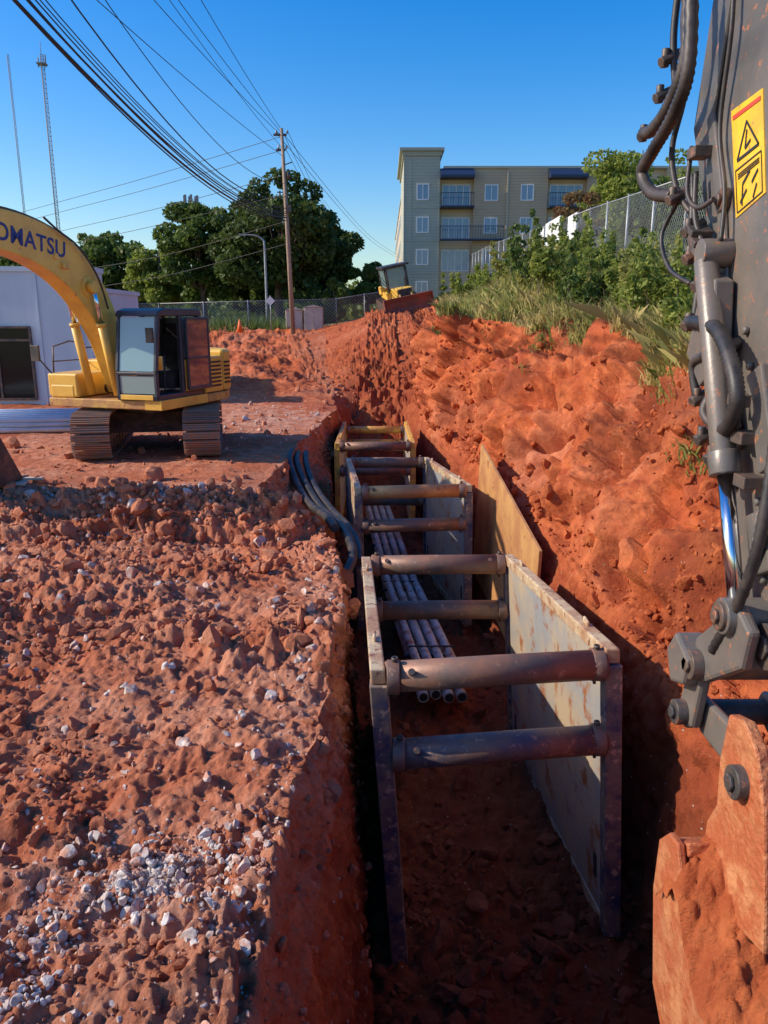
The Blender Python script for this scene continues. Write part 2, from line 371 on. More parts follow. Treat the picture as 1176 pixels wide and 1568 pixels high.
mo=(yy>26)&(s_>=2)&(s_<8); D[mo]+=(.13*med+.09*b1+.12*big+.08*rug)[mo]*sstep(26,29,yy[mo])
guard=((s_>=2.5)&(s_<5))|((s_>=6)&(s_<6.8)); D[guard]=np.minimum(D[guard],.07)
g2=(s_>=7)&(s_<7.4)&(yy<24); D[g2]=np.minimum(D[g2],.12+.25*(s_[g2]-7)/.4)
D*=sstep(-8,-6,yy)*(1-sstep(65,75,yy))*sstep(-50,-40,xx)
P[ip]+=N[ip]*D[:,None]
G=P.reshape(NR,NC,3); N=normals(G).reshape(-1,3)
idx=np.arange(NR*NC).reshape(NR,NC)
F=np.stack([idx[:-1,:-1],idx[:-1,1:],idx[1:,1:],idx[1:,:-1]],-1).reshape(-1,4)
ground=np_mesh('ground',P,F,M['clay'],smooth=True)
x,y,z=P.T
zone=np.zeros((len(P),4),dtype=np.float32)
zone[:,0]=np.where(sg<2,.15,np.where(sg<3,.4,.9)); zone[:,0]=np.where((sg<2)&(y>20),np.interp(y,[20,30],[.2,.75]),zone[:,0])
nz=vn(P*.5,5)
zone[:,0]+=.35*nz
gpl=sstep(8.85,9.1,sg)*(y>-20); gfar=sstep(50,56,y+3*nz); gl=sstep(-26,-34,x)*sstep(26,32,y)
zone[:,1]=np.maximum(np.maximum(gpl,gfar),gl)*.9+.1*gpl
grav=np.zeros(len(P)); lf=sg<2
grav+=.85*np.exp(-(((x+1.5)/.65)**2+((y-3.65)/.5)**2))*lf
grav+=.5*np.exp(-((y-12.7)/.5)**2)*lf*(x<-1.5)
grav+=.2*np.exp(-((x-Lx+.2)/.15)**2)*lf*(y<11)
grav+=.8*np.exp(-((y-22)/2.5)**2)*np.exp(-((x+2.8)/1.6)**2)*lf
zone[:,2]=np.clip(grav,0,1)
soil_dark=np.where((sg>=4.2)&(sg<6.5),.9,0)+np.where((sg>=2.6)&(sg<4.2),.55*sstep(2.6,4.2,sg),0)+np.where((sg>=6.5)&(sg<7.15),.9*(1-sstep(6.5,7.15,sg)),0)  # soil colour gets darker down the trench walls, darkest on the floor
soil_dark=np.where(y>26.5,np.where((sg>=2)&(sg<7.2),.45+.25*nz,0),soil_dark)*(y<50)  # darker red soil across the mound
mm=vn(P*.45,66); soil_dark=np.maximum(soil_dark,(sg<2)*(y<50)*np.clip(mm*1.2-.3,0,.4))
bank_dark=(sg>7)*(sg<8.9)*(y>3)*(y<24)*np.clip(fbm(P*.7,2,67)*1.5-.1,0,.62); soil_dark=np.maximum(soil_dark,bank_dark)  # noise patches of darker colour on the bank face
zone[:,3]=np.clip(soil_dark,0,1)
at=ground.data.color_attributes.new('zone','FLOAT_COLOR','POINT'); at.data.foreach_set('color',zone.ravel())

# ---------------------------------------------------------------- scattered stones / clods
def ico(sub):
    bm=bmesh.new(); bmesh.ops.create_icosphere(bm,subdivisions=sub,radius=1)
    v=np.array([q.co[:] for q in bm.verts]); f=np.array([[q.index for q in t.verts] for t in bm.faces]); bm.free(); return v,f
def scatter(name,ids,size,material,shape,jit,sink=.3,smooth=False,lump=0,an=(.5,1.4),chop=4,lev=.55):
    V,Fc=shape; n=len(ids); k=len(V)
    sc=size[:,None]*rng.uniform(an[0],an[1],(n,3))
    A=rng.normal(size=(n,3,3)); Q,_=np.linalg.qr(A)
    rad=1+rng.uniform(-jit,jit,(n,k,1))
    off=rng.uniform(0,50,(n,1,3)); q=(V[None]*1.3+off).reshape(-1,3); rad=rad+lump*vn(q,3).reshape(n,k,1)
    pts_=V[None]*rad
    for _ in range(chop):
        d=rng.normal(size=(n,1,3)); d/=np.linalg.norm(d,axis=2,keepdims=True); h=(pts_*d).sum(2,keepdims=True); pts_=pts_-d*np.clip(h-lev,0,9)
    base=pts_*sc[:,None,:]
    base=np.einsum('nij,nkj->nki',Q,base)
    pos=P[ids]+N[ids]*(size*(1-2*sink)*.5)[:,None]+rng.normal(size=(n,3))*.004
    v=(base+pos[:,None]).reshape(-1,3); f=(Fc[None]+(np.arange(n)*k)[:,None,None]).reshape(-1,3)
    return np_mesh(name,v,f,material,smooth=smooth)
def pick(w,n):
    w=w/w.sum(); return rng.choice(len(w),n,p=w,replace=False)
vis=(y>1.6)&(y<30)&(x>-.6*y-2)
clus=sstep(-.1,.5,vn(P*1.6,18))
wg=lf*vis*(.0045*(y<12)+(.1+clus)*np.exp(-(((x+1.5)/.5)**2+((y-3.72)/.34)**2))+.12*clus*np.exp(-((x+1.7)/.6)**2-((y-3.0)/.45)**2)+.022*np.exp(-((x-Lx+.15)/.12)**2)*(y<11)+.15*clus*np.exp(-((y-12.5)/.4)**2)*(x<-1.6)+.02*np.exp(-((y-22)/3)**2)*(x>-5))
ids=pick(wg,3600); sz=np.clip(rng.lognormal(-4.1,.6,len(ids)),.005,.07)*np.clip(y[ids]/5,.75,1.7)
scatter('gravel',ids,sz,M['stone'],ico(2),.03,.25,lump=.12,an=(.6,1.3),chop=7,lev=.5)
wc=vis*((sg<2)*(.05+(y<12)*.5*sstep(-.3,.5,vn(P*.8,8))+.9*np.exp(-((y-12.2)/.7)**2))+(sg>=2)*(sg<5)*.12)
ids=pick(wc,9500); sz=np.clip(rng.lognormal(-4.3,.68,len(ids)),.005,.085)*np.clip(y[ids]/5.,.7,2)
scatter('soil_clods',ids,sz,M['clod'],ico(2),.05,.25,lump=.35)
wc=((y>1.7)&(y<45)&(sg>=7)&(sg<9.1))*(.05+.8*np.exp(-((sg-7.1)/.25)**2)+.8*sstep(.1,.5,vn(P*.8,68))); 
ids=pick(wc,4800); sz=np.clip(rng.lognormal(-3.9,.7,len(ids)),.008,.13)*np.clip(y[ids]/9.,.6,1.5)
scatter('soil_clods',ids,sz,M['clodo'],ico(2),.05,.3,lump=.35)
wc=((y>1.7)&(y<28)&(sg>=5)&(sg<6.2))*(.3+.9*(y<7.5)); 
ids=pick(wc,2600); sz=np.clip(rng.lognormal(-3.3,.65,len(ids)),.012,.15)
scatter('soil_clods',ids,sz,M['clodd'],ico(2),.05,.3,lump=.35)

def gz(px,py):
    r=int(np.argmin(np.abs(ys-py))); row=G[r]; j=int(np.argmin(np.abs(row[:,0]-px))); return float(row[j,2])

# ---------------------------------------------------------------- vegetation
def leaves(centers,radii,n,size,elong=1.0,seed=0,flat=.0,shell=.45):
    r=np.random.default_rng(seed); centers=np.array(centers,float); radii=np.array(radii,float)
    w=np.prod(radii,1)**(2/3); c=r.choice(len(centers),n,p=w/w.sum())
    d=r.normal(size=(n,3)); d/=np.linalg.norm(d,axis=1,keepdims=True); rad=r.uniform(shell,1.05,(n,1))**.6
    pos=centers[c]+d*rad*radii[c]
    a=r.normal(size=(n,3)); a/=np.linalg.norm(a,axis=1,keepdims=True)
    b=np.cross(a,r.normal(size=(n,3))); b/=np.linalg.norm(b,axis=1,keepdims=True)
    s=size*r.uniform(.5,1.3,(n,1)); a=a*s*elong; b=b*s*.6
    v=np.stack([pos-a,pos+b,pos+a,pos-b],1).reshape(-1,3); f=np.arange(4*n).reshape(-1,4)
    return v,f
def clumps(c,R3,k,rr,seed):
    r=np.random.default_rng(seed); out=[];rad=[]
    for i in range(k):
        d=r.normal(size=3); d/=np.linalg.norm(d); t=r.uniform(.2,1)**.5
        q=np.array(c)+d*np.array(R3)*t*.85; s=rr*r.uniform(.55,1.25)*(1-.25*max(0,d[2]))
        out.append(q); rad.append((s,s,s*.75))
    return out,rad
def tree(name,loc,h,w,mt='leaf',n=9000,leaf=.2,seed=1,trunk=.25,crown0=.28,k=38):
    e=empty(name,loc); rr=random.Random(seed)
    cz=h*(crown0+1)/2; Rz=h*(1-crown0)/2; 
    cs,rs=clumps((0,0,cz),(w/2,w/2,Rz),k,w*.15,seed)
    mb=MB(); lean=(rr.uniform(-.3,.3),rr.uniform(-.3,.3))
    mb.tube([(0,0,-.3),(lean[0]*.4,lean[1]*.4,h*.25),(lean[0],lean[1],h*.55),(lean[0]*1.4,lean[1],h*.85)],[trunk,trunk*.85,trunk*.5,trunk*.15],8)
    for i in range(0,len(cs),2):
        q=cs[i]; z0=max(h*.18,min(h*.7,q[2]*.62)); t=z0/(h*.55)
        st=Vector((lean[0]*min(t,1.2),lean[1]*min(t,1.2),z0)); en=Vector(q); mid=(st+en)/2+Vector((0,0,-.06*h*rr.random()))
        mb.tube([st,mid,en],[trunk*.35,trunk*.2,trunk*.05],5,cap=False)
    mb.obj('trunk',M['bark'],e)
    v,f=leaves(cs,rs,n,leaf,1.0,seed+5); np_mesh('crown',v,f,M[mt],e); return e
def shrub(name,loc,h,w,mt='leafl',n=3500,leaf=.05,seed=1):
    e=empty(name,loc); r=random.Random(seed); mb=MB()
    cs,rs=clumps((0,0,h*.36),(w*.55,w*.6,h*.36),13,w*.14,seed)
    for q in cs[::1]:
        mb.tube([(r.uniform(-.1,.1),r.uniform(-.1,.1),-.15),(q[0]*.5,q[1]*.5,q[2]*.5),tuple(q)],[.02,.014,.005],4,cap=False)
    for i in range(16):
        a=r.uniform(0,6.28); rd=w*.65*r.random()**.5; hz=h*r.uniform(.4,1.3)**1.2; lx,ly=r.uniform(-.3,.3)*h,r.uniform(-.3,.3)*h; bx_,by_=math.cos(a)*rd,math.sin(a)*rd
        mb.tube([(bx_,by_,-.1),(bx_+lx*.4,by_+ly*.4,hz*.6),(bx_+lx,by_+ly,hz)],[.010,.004],4,cap=False)
        for kk in range(3):
            t=1-.22*kk; rs.append((.09+.05*kk,.09+.05*kk,.12)); cs.append(np.array([bx_+lx*t*t,by_+ly*t*t,hz*t]))
    mb.obj('stems',M['bark'],e); v,f=leaves(cs,rs,n,leaf,1.3,seed+3); np_mesh('leaves',v,f,M[mt],e); return e
tree('oak_tree',(-8.0,60,2.3),11.4,9.6,'leafd',22000,.22,2,.35,.14,72)
tree('oak_tree',(-4.8,64,2.4),9.2,6.4,'leafd',12000,.22,3,.25,.15,44)
tree('maple_tree',(-14.2,63,2.3),9.8,7.5,'leaf',15000,.21,4,.3,.14,52)
tree('maple_tree',(-18.5,66,2.2),7.6,6,'leafl',10000,.2,5,.25,.10,36)
tree('maple_tree',(-24.5,72,2.2),8.5,9,'leaf',13000,.24,6,.3,.12,50)
tree('maple_tree',(-34,80,2.2),7.8,10,'leaf',12000,.26,7,.3,.12,50)
tree('maple_tree',(-11,70,2.2),7.5,7,'leaf',10000,.24,18,.3,.10,40)
tree('maple_tree',(-1.2,62,2.9),4.6,4.2,'leaf',6000,.15,8,.15,.1,24)
tree('maple_tree',(-3.6,58,2.6),3.4,3.6,'leaf',5000,.14,9,.12,.05,18)
tree('maple_tree',(.9,66,3.2),4.0,3.4,'leaf',4500,.15,19,.12,.08,18)
tree('maple_tree',(13.6,44,5.2),7.4,6.2,'leafl',13000,.13,10,.2,.15,44)
tree('maple_tree',(18,50,5.2),6.2,6.5,'leafl',9000,.15,11,.2,.15,32)
tree('crepe_myrtle_tree',(9.6,40,5.2),3.8,3.0,'leafr',4200,.08,12,.06,.25,22)
cs=[];rs=[]
for i in range(330):
    px=random.uniform(-150,70); py=random.uniform(95,150)+abs(px)*.15; hh_=random.uniform(3,8)*(1 if px<-5 else .6)
    cs.append((px,py,2+hh_*.55)); rs.append((random.uniform(3,5.5),3.5,hh_*.6))
v,f=leaves(cs,rs,60000,.55,1.0,77); np_mesh('distant_trees',v,f,M['leaf'])
SH=[(5.0,33,1.1,1.9,'leafl'),(5.1,29,1.2,2.2,'leafy'),(5.0,25.5,1.6,2.2,'leaf'),(5.3,22.5,1.4,2.0,'leafl'),(5.9,20.5,1.35,2.0,'leafl'),(5.2,18.6,1.3,1.7,'leaf'),(6.0,16.8,1.1,1.9,'leafy'),
    (5.3,15.6,1.0,1.4,'leafl'),(6.0,13.6,.8,1.5,'leafl'),(6.5,24.5,1.3,2.0,'leafl'),(4.3,38,1.2,1.8,'leafl'),(4.1,43,1.1,1.8,'leafl'),(5.4,27,1.0,1.6,'leafy'),(5.4,20.0,.8,1.3,'leafy'),(5.6,31,1.2,2.0,'leafl'),(4.9,23.9,1.0,1.4,'leafy'),(6.1,18.6,1.2,1.5,'leafl'),(5.1,12.4,.6,1.0,'leafl')]
for i,(a,b,h,w,mt) in enumerate(SH):
    shrub('shrub',(a,b,gz(a,b)-.1),h,w,mt,3600,.045+.0007*b,100+i)
def blades(name,ids,hlo,hhi,mt,wd0=.006):
    n=len(ids); b0=P[ids]+rng.normal(size=(n,3))*[.05,.05,0]; hgt=rng.uniform(hlo,hhi,(n,1)); dr=rng.normal(size=(n,3))*[.35,.35,0]; dr[:,0]-=.15
    side=rng.normal(size=(n,3))*[1,1,0]; side/=np.linalg.norm(side,axis=1,keepdims=True)+1e-9; wd=wd0+.0006*y[ids][:,None]
    t1=b0+np.array([0,0,.55])*hgt+dr*hgt*.4; t2=b0+np.array([0,0,1])*hgt*rng.uniform(.6,1,(n,1))+dr*hgt*1.2
    v=np.stack([b0-side*wd,b0+side*wd,t1+side*wd*.8,t2,t1-side*wd*.8],1).reshape(-1,3)
    np_mesh(name,v,np.arange(5*n).reshape(-1,5),M[mt])
pt=(.1+sstep(-.1,.5,vn(P*.9,15)))
edge=8.95+.35*vn(P*1.2,16)
patch=.08+sstep(-.25,.35,vn(P*1.5,19))
blades('dry_grass',pick(((sg>edge-.1)&(sg<10.4)&(y>7)&(y<48)&(x<11))*(.2+1.0*np.exp(-((sg-9.05)/.25)**2))*(.3+pt)*patch,20000),.10,.60,'dry')
blades('green_weeds',pick(((sg>edge)&(sg<10.4)&(y>7)&(y<48)&(x<11))*(.3+1.0*np.exp(-((sg-9.1)/.2)**2))*(1.15-pt)*patch,7000),.10,.42,'leafl',.010)
blades('green_weeds',pick(((sg>8.2)&(sg<8.9)&(y>7)&(y<30))*sstep(.40,.75,vn(P*1.7,44)),900),.06,.22,'leafy',.008)
ids=pick(((sg<2)&(y>47)&(y<62)&(x>-35)&(x<2))*1.0,9000); n=len(ids); b0=P[ids]; hgt=rng.uniform(.2,.7,(n,1)); side=rng.normal(size=(n,3))*[1,1,0]; side/=np.linalg.norm(side,axis=1,keepdims=True)
v=np.stack([b0-side*.05,b0+side*.05,b0+np.array([0,0,1])*hgt+rng.normal(size=(n,3))*.12],1).reshape(-1,3)
np_mesh('roadside_grass',v,np.arange(3*n).reshape(-1,3),M['leaf'])

# ---------------------------------------------------------------- trench boxes
def lerp(a,b,t): return tuple(a[i]+(b[i]-a[i])*t for i in range(3))
def tbox(name,NL,NRr,FLt,FRt,H,sh,pn,pf,r,cols,thick=.12,endyel=False):
    e=empty(name); pan=MB(); rail=MB(); post=MB(); col=MB(); pins=MB(); sl=MB()
    for (a,b,sgn) in ((NL,FLt,1),(NRr,FRt,-1)):
        def Q(p,off,dz):
            k=-dz/H; return (p[0]+sgn*off+sh*k,p[1],p[2]+dz)
        a2=lerp(a,b,.012); b2=lerp(a,b,.988)
        pan.hexa([Q(a2,.02,-H),Q(b2,.02,-H),Q(b2,thick-.02,-H),Q(a2,thick-.02,-H),Q(a2,.02,-.14),Q(b2,.02,-.14),Q(b2,thick-.02,-.14),Q(a2,thick-.02,-.14)])
        rail.hexa([Q(a,0,-.14),Q(b,0,-.14),Q(b,thick,-.14),Q(a,thick,-.14),Q(a,0,0),Q(b,0,0),Q(b,thick,0),Q(a,thick,0)])
        rail.hexa([Q(a2,.01,-H-.05),Q(b2,.01,-H-.05),Q(b2,thick-.01,-H-.05),Q(a2,thick-.01,-H-.05),Q(a2,.01,-H+.12),Q(b2,.01,-H+.12),Q(b2,thick-.01,-H+.12),Q(a2,thick-.01,-H+.12)])
        for t in (.085,.915):
            m0=lerp(a,b,t-.012); m1=lerp(a,b,t+.012)
            sl.hexa([Q(m0,thick-.021,-H+.42),Q(m1,thick-.021,-H+.42),Q(m1,thick-.017,-H+.42),Q(m0,thick-.017,-H+.42),Q(m0,thick-.021,-H+.68),Q(m1,thick-.021,-H+.68),Q(m1,thick-.017,-H+.68),Q(m0,thick-.017,-H+.68)])
        for t in (.18,.82):
            m=lerp(a,b,t); rail.box((m[0]+sgn*thick/2,m[1],m[2]+.03),(.03,.16,.06))
        for t in (0,1):
            p=lerp(a,b,t); w=.17
            y0=p[1]-(.03 if t==0 else .14); 
            def W(off,dz,yy): k=-dz/H; return (p[0]+sgn*off+sh*k,yy,p[2]+dz)
            post.hexa([W(-.012,-H,y0),W(thick+.012,-H,y0),W(thick+.012,-H,y0+w),W(-.012,-H,y0+w),W(-.012,-.145,y0),W(thick+.012,-.145,y0),W(thick+.012,-.145,y0+w),W(-.012,-.145,y0+w)])
            for zz_ in (pn if t==0 else pf):
                k=-(zz_-p[2])/H; xi=p[0]+sgn*(thick+.012)+sh*k; yc=y0+w/2
                col.tube([(xi-sgn*.005,yc,zz_),(xi+sgn*.10,yc,zz_)],r+.014,20)
                pins.tube([(xi+sgn*.06,yc,zz_-r-.05),(xi+sgn*.06,yc,zz_+r+.05)],.015,8)
                pins.tube([(xi+sgn*.06,yc,zz_+r+.02),(xi+sgn*.06,yc,zz_+r+.05)],.028,8)
                pins.tube([(xi+sgn*.2,yc-r*.75,zz_+r*.75),(xi+sgn*.2,yc-r*.6,zz_+r*.6)],.03,8)
    pan.obj('side_panels',M['steel'],e,.008); rail.obj('top_rails',M['cream' if not endyel else 'ybox'],e,.015); post.obj('end_posts',M[cols[0]],e,.012); sl.obj('lifting_slots',M['lblk'],e)
    k=0
    for t,zs in ((0,pn),(1,pf)):
        a=lerp(NL,FLt,t); b=lerp(NRr,FRt,t); ya=a[1]-(.03 if t==0 else .14)+.085; yb=b[1]-(.03 if t==0 else .14)+.085
        for q in zs:
            sp=MB(); s1=-(q-a[2])/H*sh
            sp.tube([(a[0]+thick+s1+.0,ya,q),((a[0]+b[0])/2+s1,(ya+yb)/2,q+.004),(b[0]-thick+s1,yb,q)],r,24); k+=1
            sp.obj('spreader_pipe_%d'%k,M[cols[k]],e)
    col.obj('pipe_collars',M['pipe'],e,.004); pins.obj('pins',M['dk'],e)
    return e
tbox('trench_box',(-.12,5.9,-.02),(2.04,6.15,.05),(-.31,10.05,-.33),(1.77,10.1,-.31),2.95,.2,(-.12,-.85),(-.44,-1.10),.132,['blue','pipe','bpipe','pipe','pipe'],.13)
tbox('trench_box',(-.52,13.3,-.06),(1.58,13.5,-.06),(-.88,17.4,-.26),(1.02,17.4,-.24),2.7,.05,(-.18,-.80),(-.36,-1.25),.12,['blue','plate','pipe','pipe','pipe'],.12)
tbox('trench_box',(-1.25,19.3,-.22),(.80,19.4,-.22),(-1.36,25.4,-.45),(.78,25.4,-.45),2.3,.0,(-.32,-.95),(-.72,-1.15),.12,['ybox','pipe','pipe','ybox','ybox'],.12,True)
mb=MB(); a=(2.23,10.6,-.42); b=(1.93,15.2,.40)
mb.hexa([(a[0]-.06,a[1],-2.6),(b[0]-.1,b[1],-2.2),(b[0]-.05,b[1],-2.2),(a[0]-.01,a[1],-2.6),a,b,(b[0]+.05,b[1],b[2]),(a[0]+.05,a[1],a[2])])
mb.obj('steel_shoring_plate',M['plate'],None,.006)
e=empty('conduit_bank'); mb=MB(); en=MB(); sp=MB()
for L_ in range(2):
    for i in range(4):
        o=(i-1.5)*.19; z0=-2.62+L_*.2; yn=10.35+.15*L_+.2*random.random()
        A=Vector((.87+o,yn,z0)); B=Vector((.35+o*.97,15,z0+.02)); Cc=Vector((-.2+o*.95,21.5,z0+.08))
        mb.tube([A,B,Cc],.074,12); mb.tube([A,A+(B-A).normalized()*.22],.086,12)
        en.tube([A-(B-A).normalized()*.003,A+(B-A).normalized()*.02],.064,12)
for yq in np.arange(11.6,20,1.6):
    cx=np.interp(yq,[11,15,21.5],[.82,.35,-.2]); sp.box((cx,yq,-2.34),(.80,.04,.02)); sp.box((cx,yq,-2.52),(.84,.05,.05)); sp.box((cx,yq,-2.74),(.84,.05,.10))
mb.obj('conduits',M['pvc'],e); en.obj('openings',M['lblk'],e); sp.obj('spacers',M['blk'],e)
e=empty('corrugated_drain_pipe')
for k,pts in enumerate([[(-1.9,16.9,-.06),(-1.83,16,-.12),(-1.55,15,-.38),(-1.15,13.8,-.58),(-.72,12.5,-.56),(-.52,11.6,-.60),(-.48,11.1,-.70),(-.58,10.5,-.80)],
                        [(-1.75,17.1,-.10),(-1.65,16.2,-.20),(-1.38,15.0,-.43),(-.98,13.8,-.60),(-.62,12.6,-.60),(-.42,11.8,-.66),(-.38,11.2,-.78)],
                        [(-2.0,16.6,.02),(-1.98,15.9,-.06),(-1.75,15.0,-.32),(-1.4,14.0,-.53),(-1.0,12.9,-.5),(-.8,12.0,-.46)]]):
    mb=MB(); mb.tube(pts,.07,12,rip=.12,sub=18); mb.obj('pipe_%d'%(k+1),M['blk'],e)

# ---------------------------------------------------------------- yellow excavator
def excavator_yellow():
    e=empty('excavator',(-5.15,17.3,.02),math.atan2(-.95,-.32)); rz=-e.rotation_euler[2]
    und=rz+R(11)
    shoes=MB(); fr=MB()
    for sx in(-1.08,1.08):
        Lh=1.5; r=.43; n=52; per=4*Lh+2*math.pi*r
        for i in range(n):
            s=per*i/n
            if s<2*Lh: yy_,zz_,an=-Lh+s,r*2+.06,0
            elif s<2*Lh+math.pi*r: t=(s-2*Lh)/r; yy_,zz_,an=Lh+math.sin(t)*r,r+.06+math.cos(t)*r,-t
            elif s<4*Lh+math.pi*r: yy_,zz_,an=Lh-(s-2*Lh-math.pi*r),.06,math.pi
            else: t=(s-4*Lh-math.pi*r)/r; yy_,zz_,an=-Lh-math.sin(t)*r,r+.06-math.cos(t)*r,math.pi-t
            rot=Matrix.Rotation(an,3,'X')
            shoes.box((sx,yy_,zz_),(.74,.140,.03),rot)
            for q in(-.05,.0,.05): shoes.box(Vector((sx,yy_,zz_))+rot@Vector((0,q,.03)),(.74,.018,.035),rot)
        fr.b2((sx-.2,-1.5,.25),(sx+.2,1.5,.68)); fr.b2((sx-.30,-1.45,.14),(sx+.30,1.45,.80))
        for yq in np.linspace(-1.35,1.35,7): fr.tube([(sx-.32,yq,.22),(sx+.32,yq,.22)],.13,12)
        for yq in(-1.5,1.5): fr.tube([(sx-.31,yq,.49),(sx+.31,yq,.49)],.38,18)
    fr.prism([(-.9,.45),(.9,.45),(.6,.85),(-.6,.85)],-1.0,1.0,'x'); fr.tube([(0,0,.7),(0,0,1.02)],.62,24)
    shoes.obj('track_shoes',M['trk'],e,0,und); fr.obj('undercarriage',M['dk'],e,.01,und)
    pl=MB(); pl.prism([(1.7,-1.35),(1.7,1.35),(-.9,1.38),(-1.45,1.1),(-1.75,.5),(-1.8,0),(-1.75,-.5),(-1.45,-1.1),(-.9,-1.38)],1.04,1.22,'z'); pl.obj('frame',M['yeld'],e,.02)
    cw=MB(); cw.prism([(-.75,-1.37),(-.75,1.37),(-1.1,1.34),(-1.5,1.08),(-1.78,.5),(-1.83,0),(-1.78,-.5),(-1.5,-1.08),(-1.1,-1.34)],1.24,2.15,'z'); cw.obj('counterweight',M['yel'],e,.07)
    gr=MB(); gr.b2((-.72,.5,1.24),(.0,1.37,2.02)); gr.b2((-.72,-1.36,1.24),(.55,-.40,1.95)); gr.obj('engine_cover',M['yel'],e,.04)
    gl=MB()
    for i in range(7): gl.b2((-.62,1.372,1.36+i*.085),(-.1,1.385,1.40+i*.085))
    for i in range(6): gl.b2((-1.02,1.345,1.4+i*.09),(-.80,1.385,1.44+i*.09))
    gl.obj('grilles',M['lblk'],e)
    tb=MB(); tb.b2((.6,-1.36,1.24),(1.68,-.62,1.72)); tb.b2((1.25,-1.3,1.22),(1.69,-.7,1.5)); tb.obj('tool_box',M['yel'],e,.04)
    ex=MB(); ex.tube([(-.6,-.7,1.9),(-.6,-.7,2.35)],.06,10); ex.tube([(.55,-1.3,1.7),(.55,-1.3,2.3),(1.0,-1.3,2.35),(1.5,-1.3,2.25),(1.55,-1.3,1.7)],.018,6)
    ex.tube([(.5,-1.3,1.95),(1.55,-1.3,1.95)],.015,6); ex.tube([(-.4,-1.3,1.9),(-.4,-1.3,2.2),(.5,-1.3,2.2)],.018,6); ex.obj('exhaust_and_handrails',M['dk'],e)
    mi=MB(); mi.tube([(1.65,-1.25,1.7),(1.75,-1.45,2.0),(1.75,-1.5,2.25)],.018,6); mi.box((1.77,-1.52,2.12),(.05,.2,.32)); mi.tube([(1.78,1.2,2.5),(1.95,1.35,2.55)],.015,6); mi.box((1.97,1.4,2.5),(.05,.16,.28)); mi.obj('mirrors',M['blk'],e,.01)
    fx,rx,l0,l1,zb,zt=1.75,.05,.38,1.34,1.24,2.98
    cf=MB()
    for (a,b) in((fx-.04,l0+.04),(fx-.04,l1-.04)):
        cf.hexa([(a-.04,b-.04,zb+.55),(a+.04,b-.04,zb+.55),(a+.04,b+.04,zb+.55),(a-.04,b+.04,zb+.55),(a-.22,b-.04,zt-.1),(a-.13,b-.04,zt-.1),(a-.13,b+.04,zt-.1),(a-.22,b+.04,zt-.1)])
        cf.b2((a-.04,b-.04,zb),(a+.04,b+.04,zb+.55))
    for (a,b) in((rx+.05,l0+.05),(rx+.05,l1-.05),(.80,l1-.04),(.80,l0+.04)): cf.b2((a-.05,b-.05,zb),(a+.05,b+.05,zt-.1))
    cf.prism([(rx-.02,zt-.12),(fx-.12,zt-.12),(fx-.2,zt-.02),(fx-.4,zt+.03),(rx+.1,zt+.03),(rx-.02,zt-.04)],l0-.01,l1+.01,'y')
    cf.b2((rx,l0,zb-.015),(fx,l1,zb+.10)); cf.b2((fx-.05,l0,zb+.48),(fx+.0,l1,zb+.55)); cf.b2((rx,l0,zb+.1),(rx+.04,l1,zb+.95)); 
    cf.obj('cab_frame',M['navy'],e,.025)
    cy=MB(); cy.b2((rx+.1,l1-.03,zb+.1),(.75,l1+.012,zb+.75)); cy.b2((fx+.002,l0+.1,zb),(fx+.02,l1-.1,zb+.1)); cy.b2((.0,1.0,1.04),(1.72,1.39,1.235)); cy.obj('cab_lower_panels',M['yel'],e,.015)
    cg=MB()
    cg.hexa([(fx-.035,l0+.08,zb+.56),(fx-.025,l0+.08,zb+.56),(fx-.025,l1-.08,zb+.56),(fx-.035,l1-.08,zb+.56),(fx-.20,l0+.08,zt-.14),(fx-.19,l0+.08,zt-.14),(fx-.19,l1-.08,zt-.14),(fx-.20,l1-.08,zt-.14)])
    cg.b2((fx-.035,l0+.08,zb+.12),(fx-.025,l1-.08,zb+.47)); cg.b2((rx+.1,l1-.035,zb+.78),(.75,l1-.025,zt-.15)); cg.b2((rx+.1,l0+.02,zb+.78),(1.6,l0+.03,zt-.15)); cg.b2((rx+.01,l0+.1,zb+.98),(rx+.02,l1-.1,zt-.15))
    cg.obj('cab_glass',M['glass'],e)
    do=MB(); dg=MB()
    do.b2((-.12,l1+.06,zb+.12),(-.06,l1+.10,zt-.15)); do.b2((.70,l1+.06,zb+.12),(.76,l1+.10,zt-.15)); do.b2((-.12,l1+.06,zt-.2),(.76,l1+.10,zt-.14)); do.b2((-.12,l1+.055,zb+.12),(.76,l1+.105,zb+.2)); do.b2((-.12,l1+.06,zb+.75),(.76,l1+.10,zb+.80))
    do.obj('door_frame',M['navy'],e,.012); dg.b2((-.07,l1+.075,zb+.2),(.71,l1+.085,zt-.2)); dg.obj('door_glass',glass('door_glass_tinted',(.05,.06,.07)),e)
    st=MB(); st.b2((.35,.6,1.4),(.9,1.12,1.75)); st.b2((.28,.62,1.7),(.45,1.1,2.5)); st.b2((.32,.72,2.5),(.42,1.0,2.72)); st.b2((.9,.5,1.35),(1.15,.62,2.0)); st.b2((1.35,.7,1.3),(1.5,1.0,2.0)); st.tube([(1.15,.6,1.3),(1.1,.6,2.1)],.02,6); st.tube([(1.15,1.1,1.3),(1.1,1.1,2.1)],.02,6)
    st.obj('seat_and_controls',M['seat'],e,.03)
    cl=[(.95,1.35,.34),(1.12,1.9,.46),(1.34,2.55,.60),(1.78,3.25,.74),(2.4,3.80,.80),(3.2,4.12,.74),(4.2,4.25,.64),(5.3,4.12,.50),(5.9,3.98,.38)]
    pts=catmull([Vector((a,b,c)) for a,b,c in cl],5); up=[];lo=[]
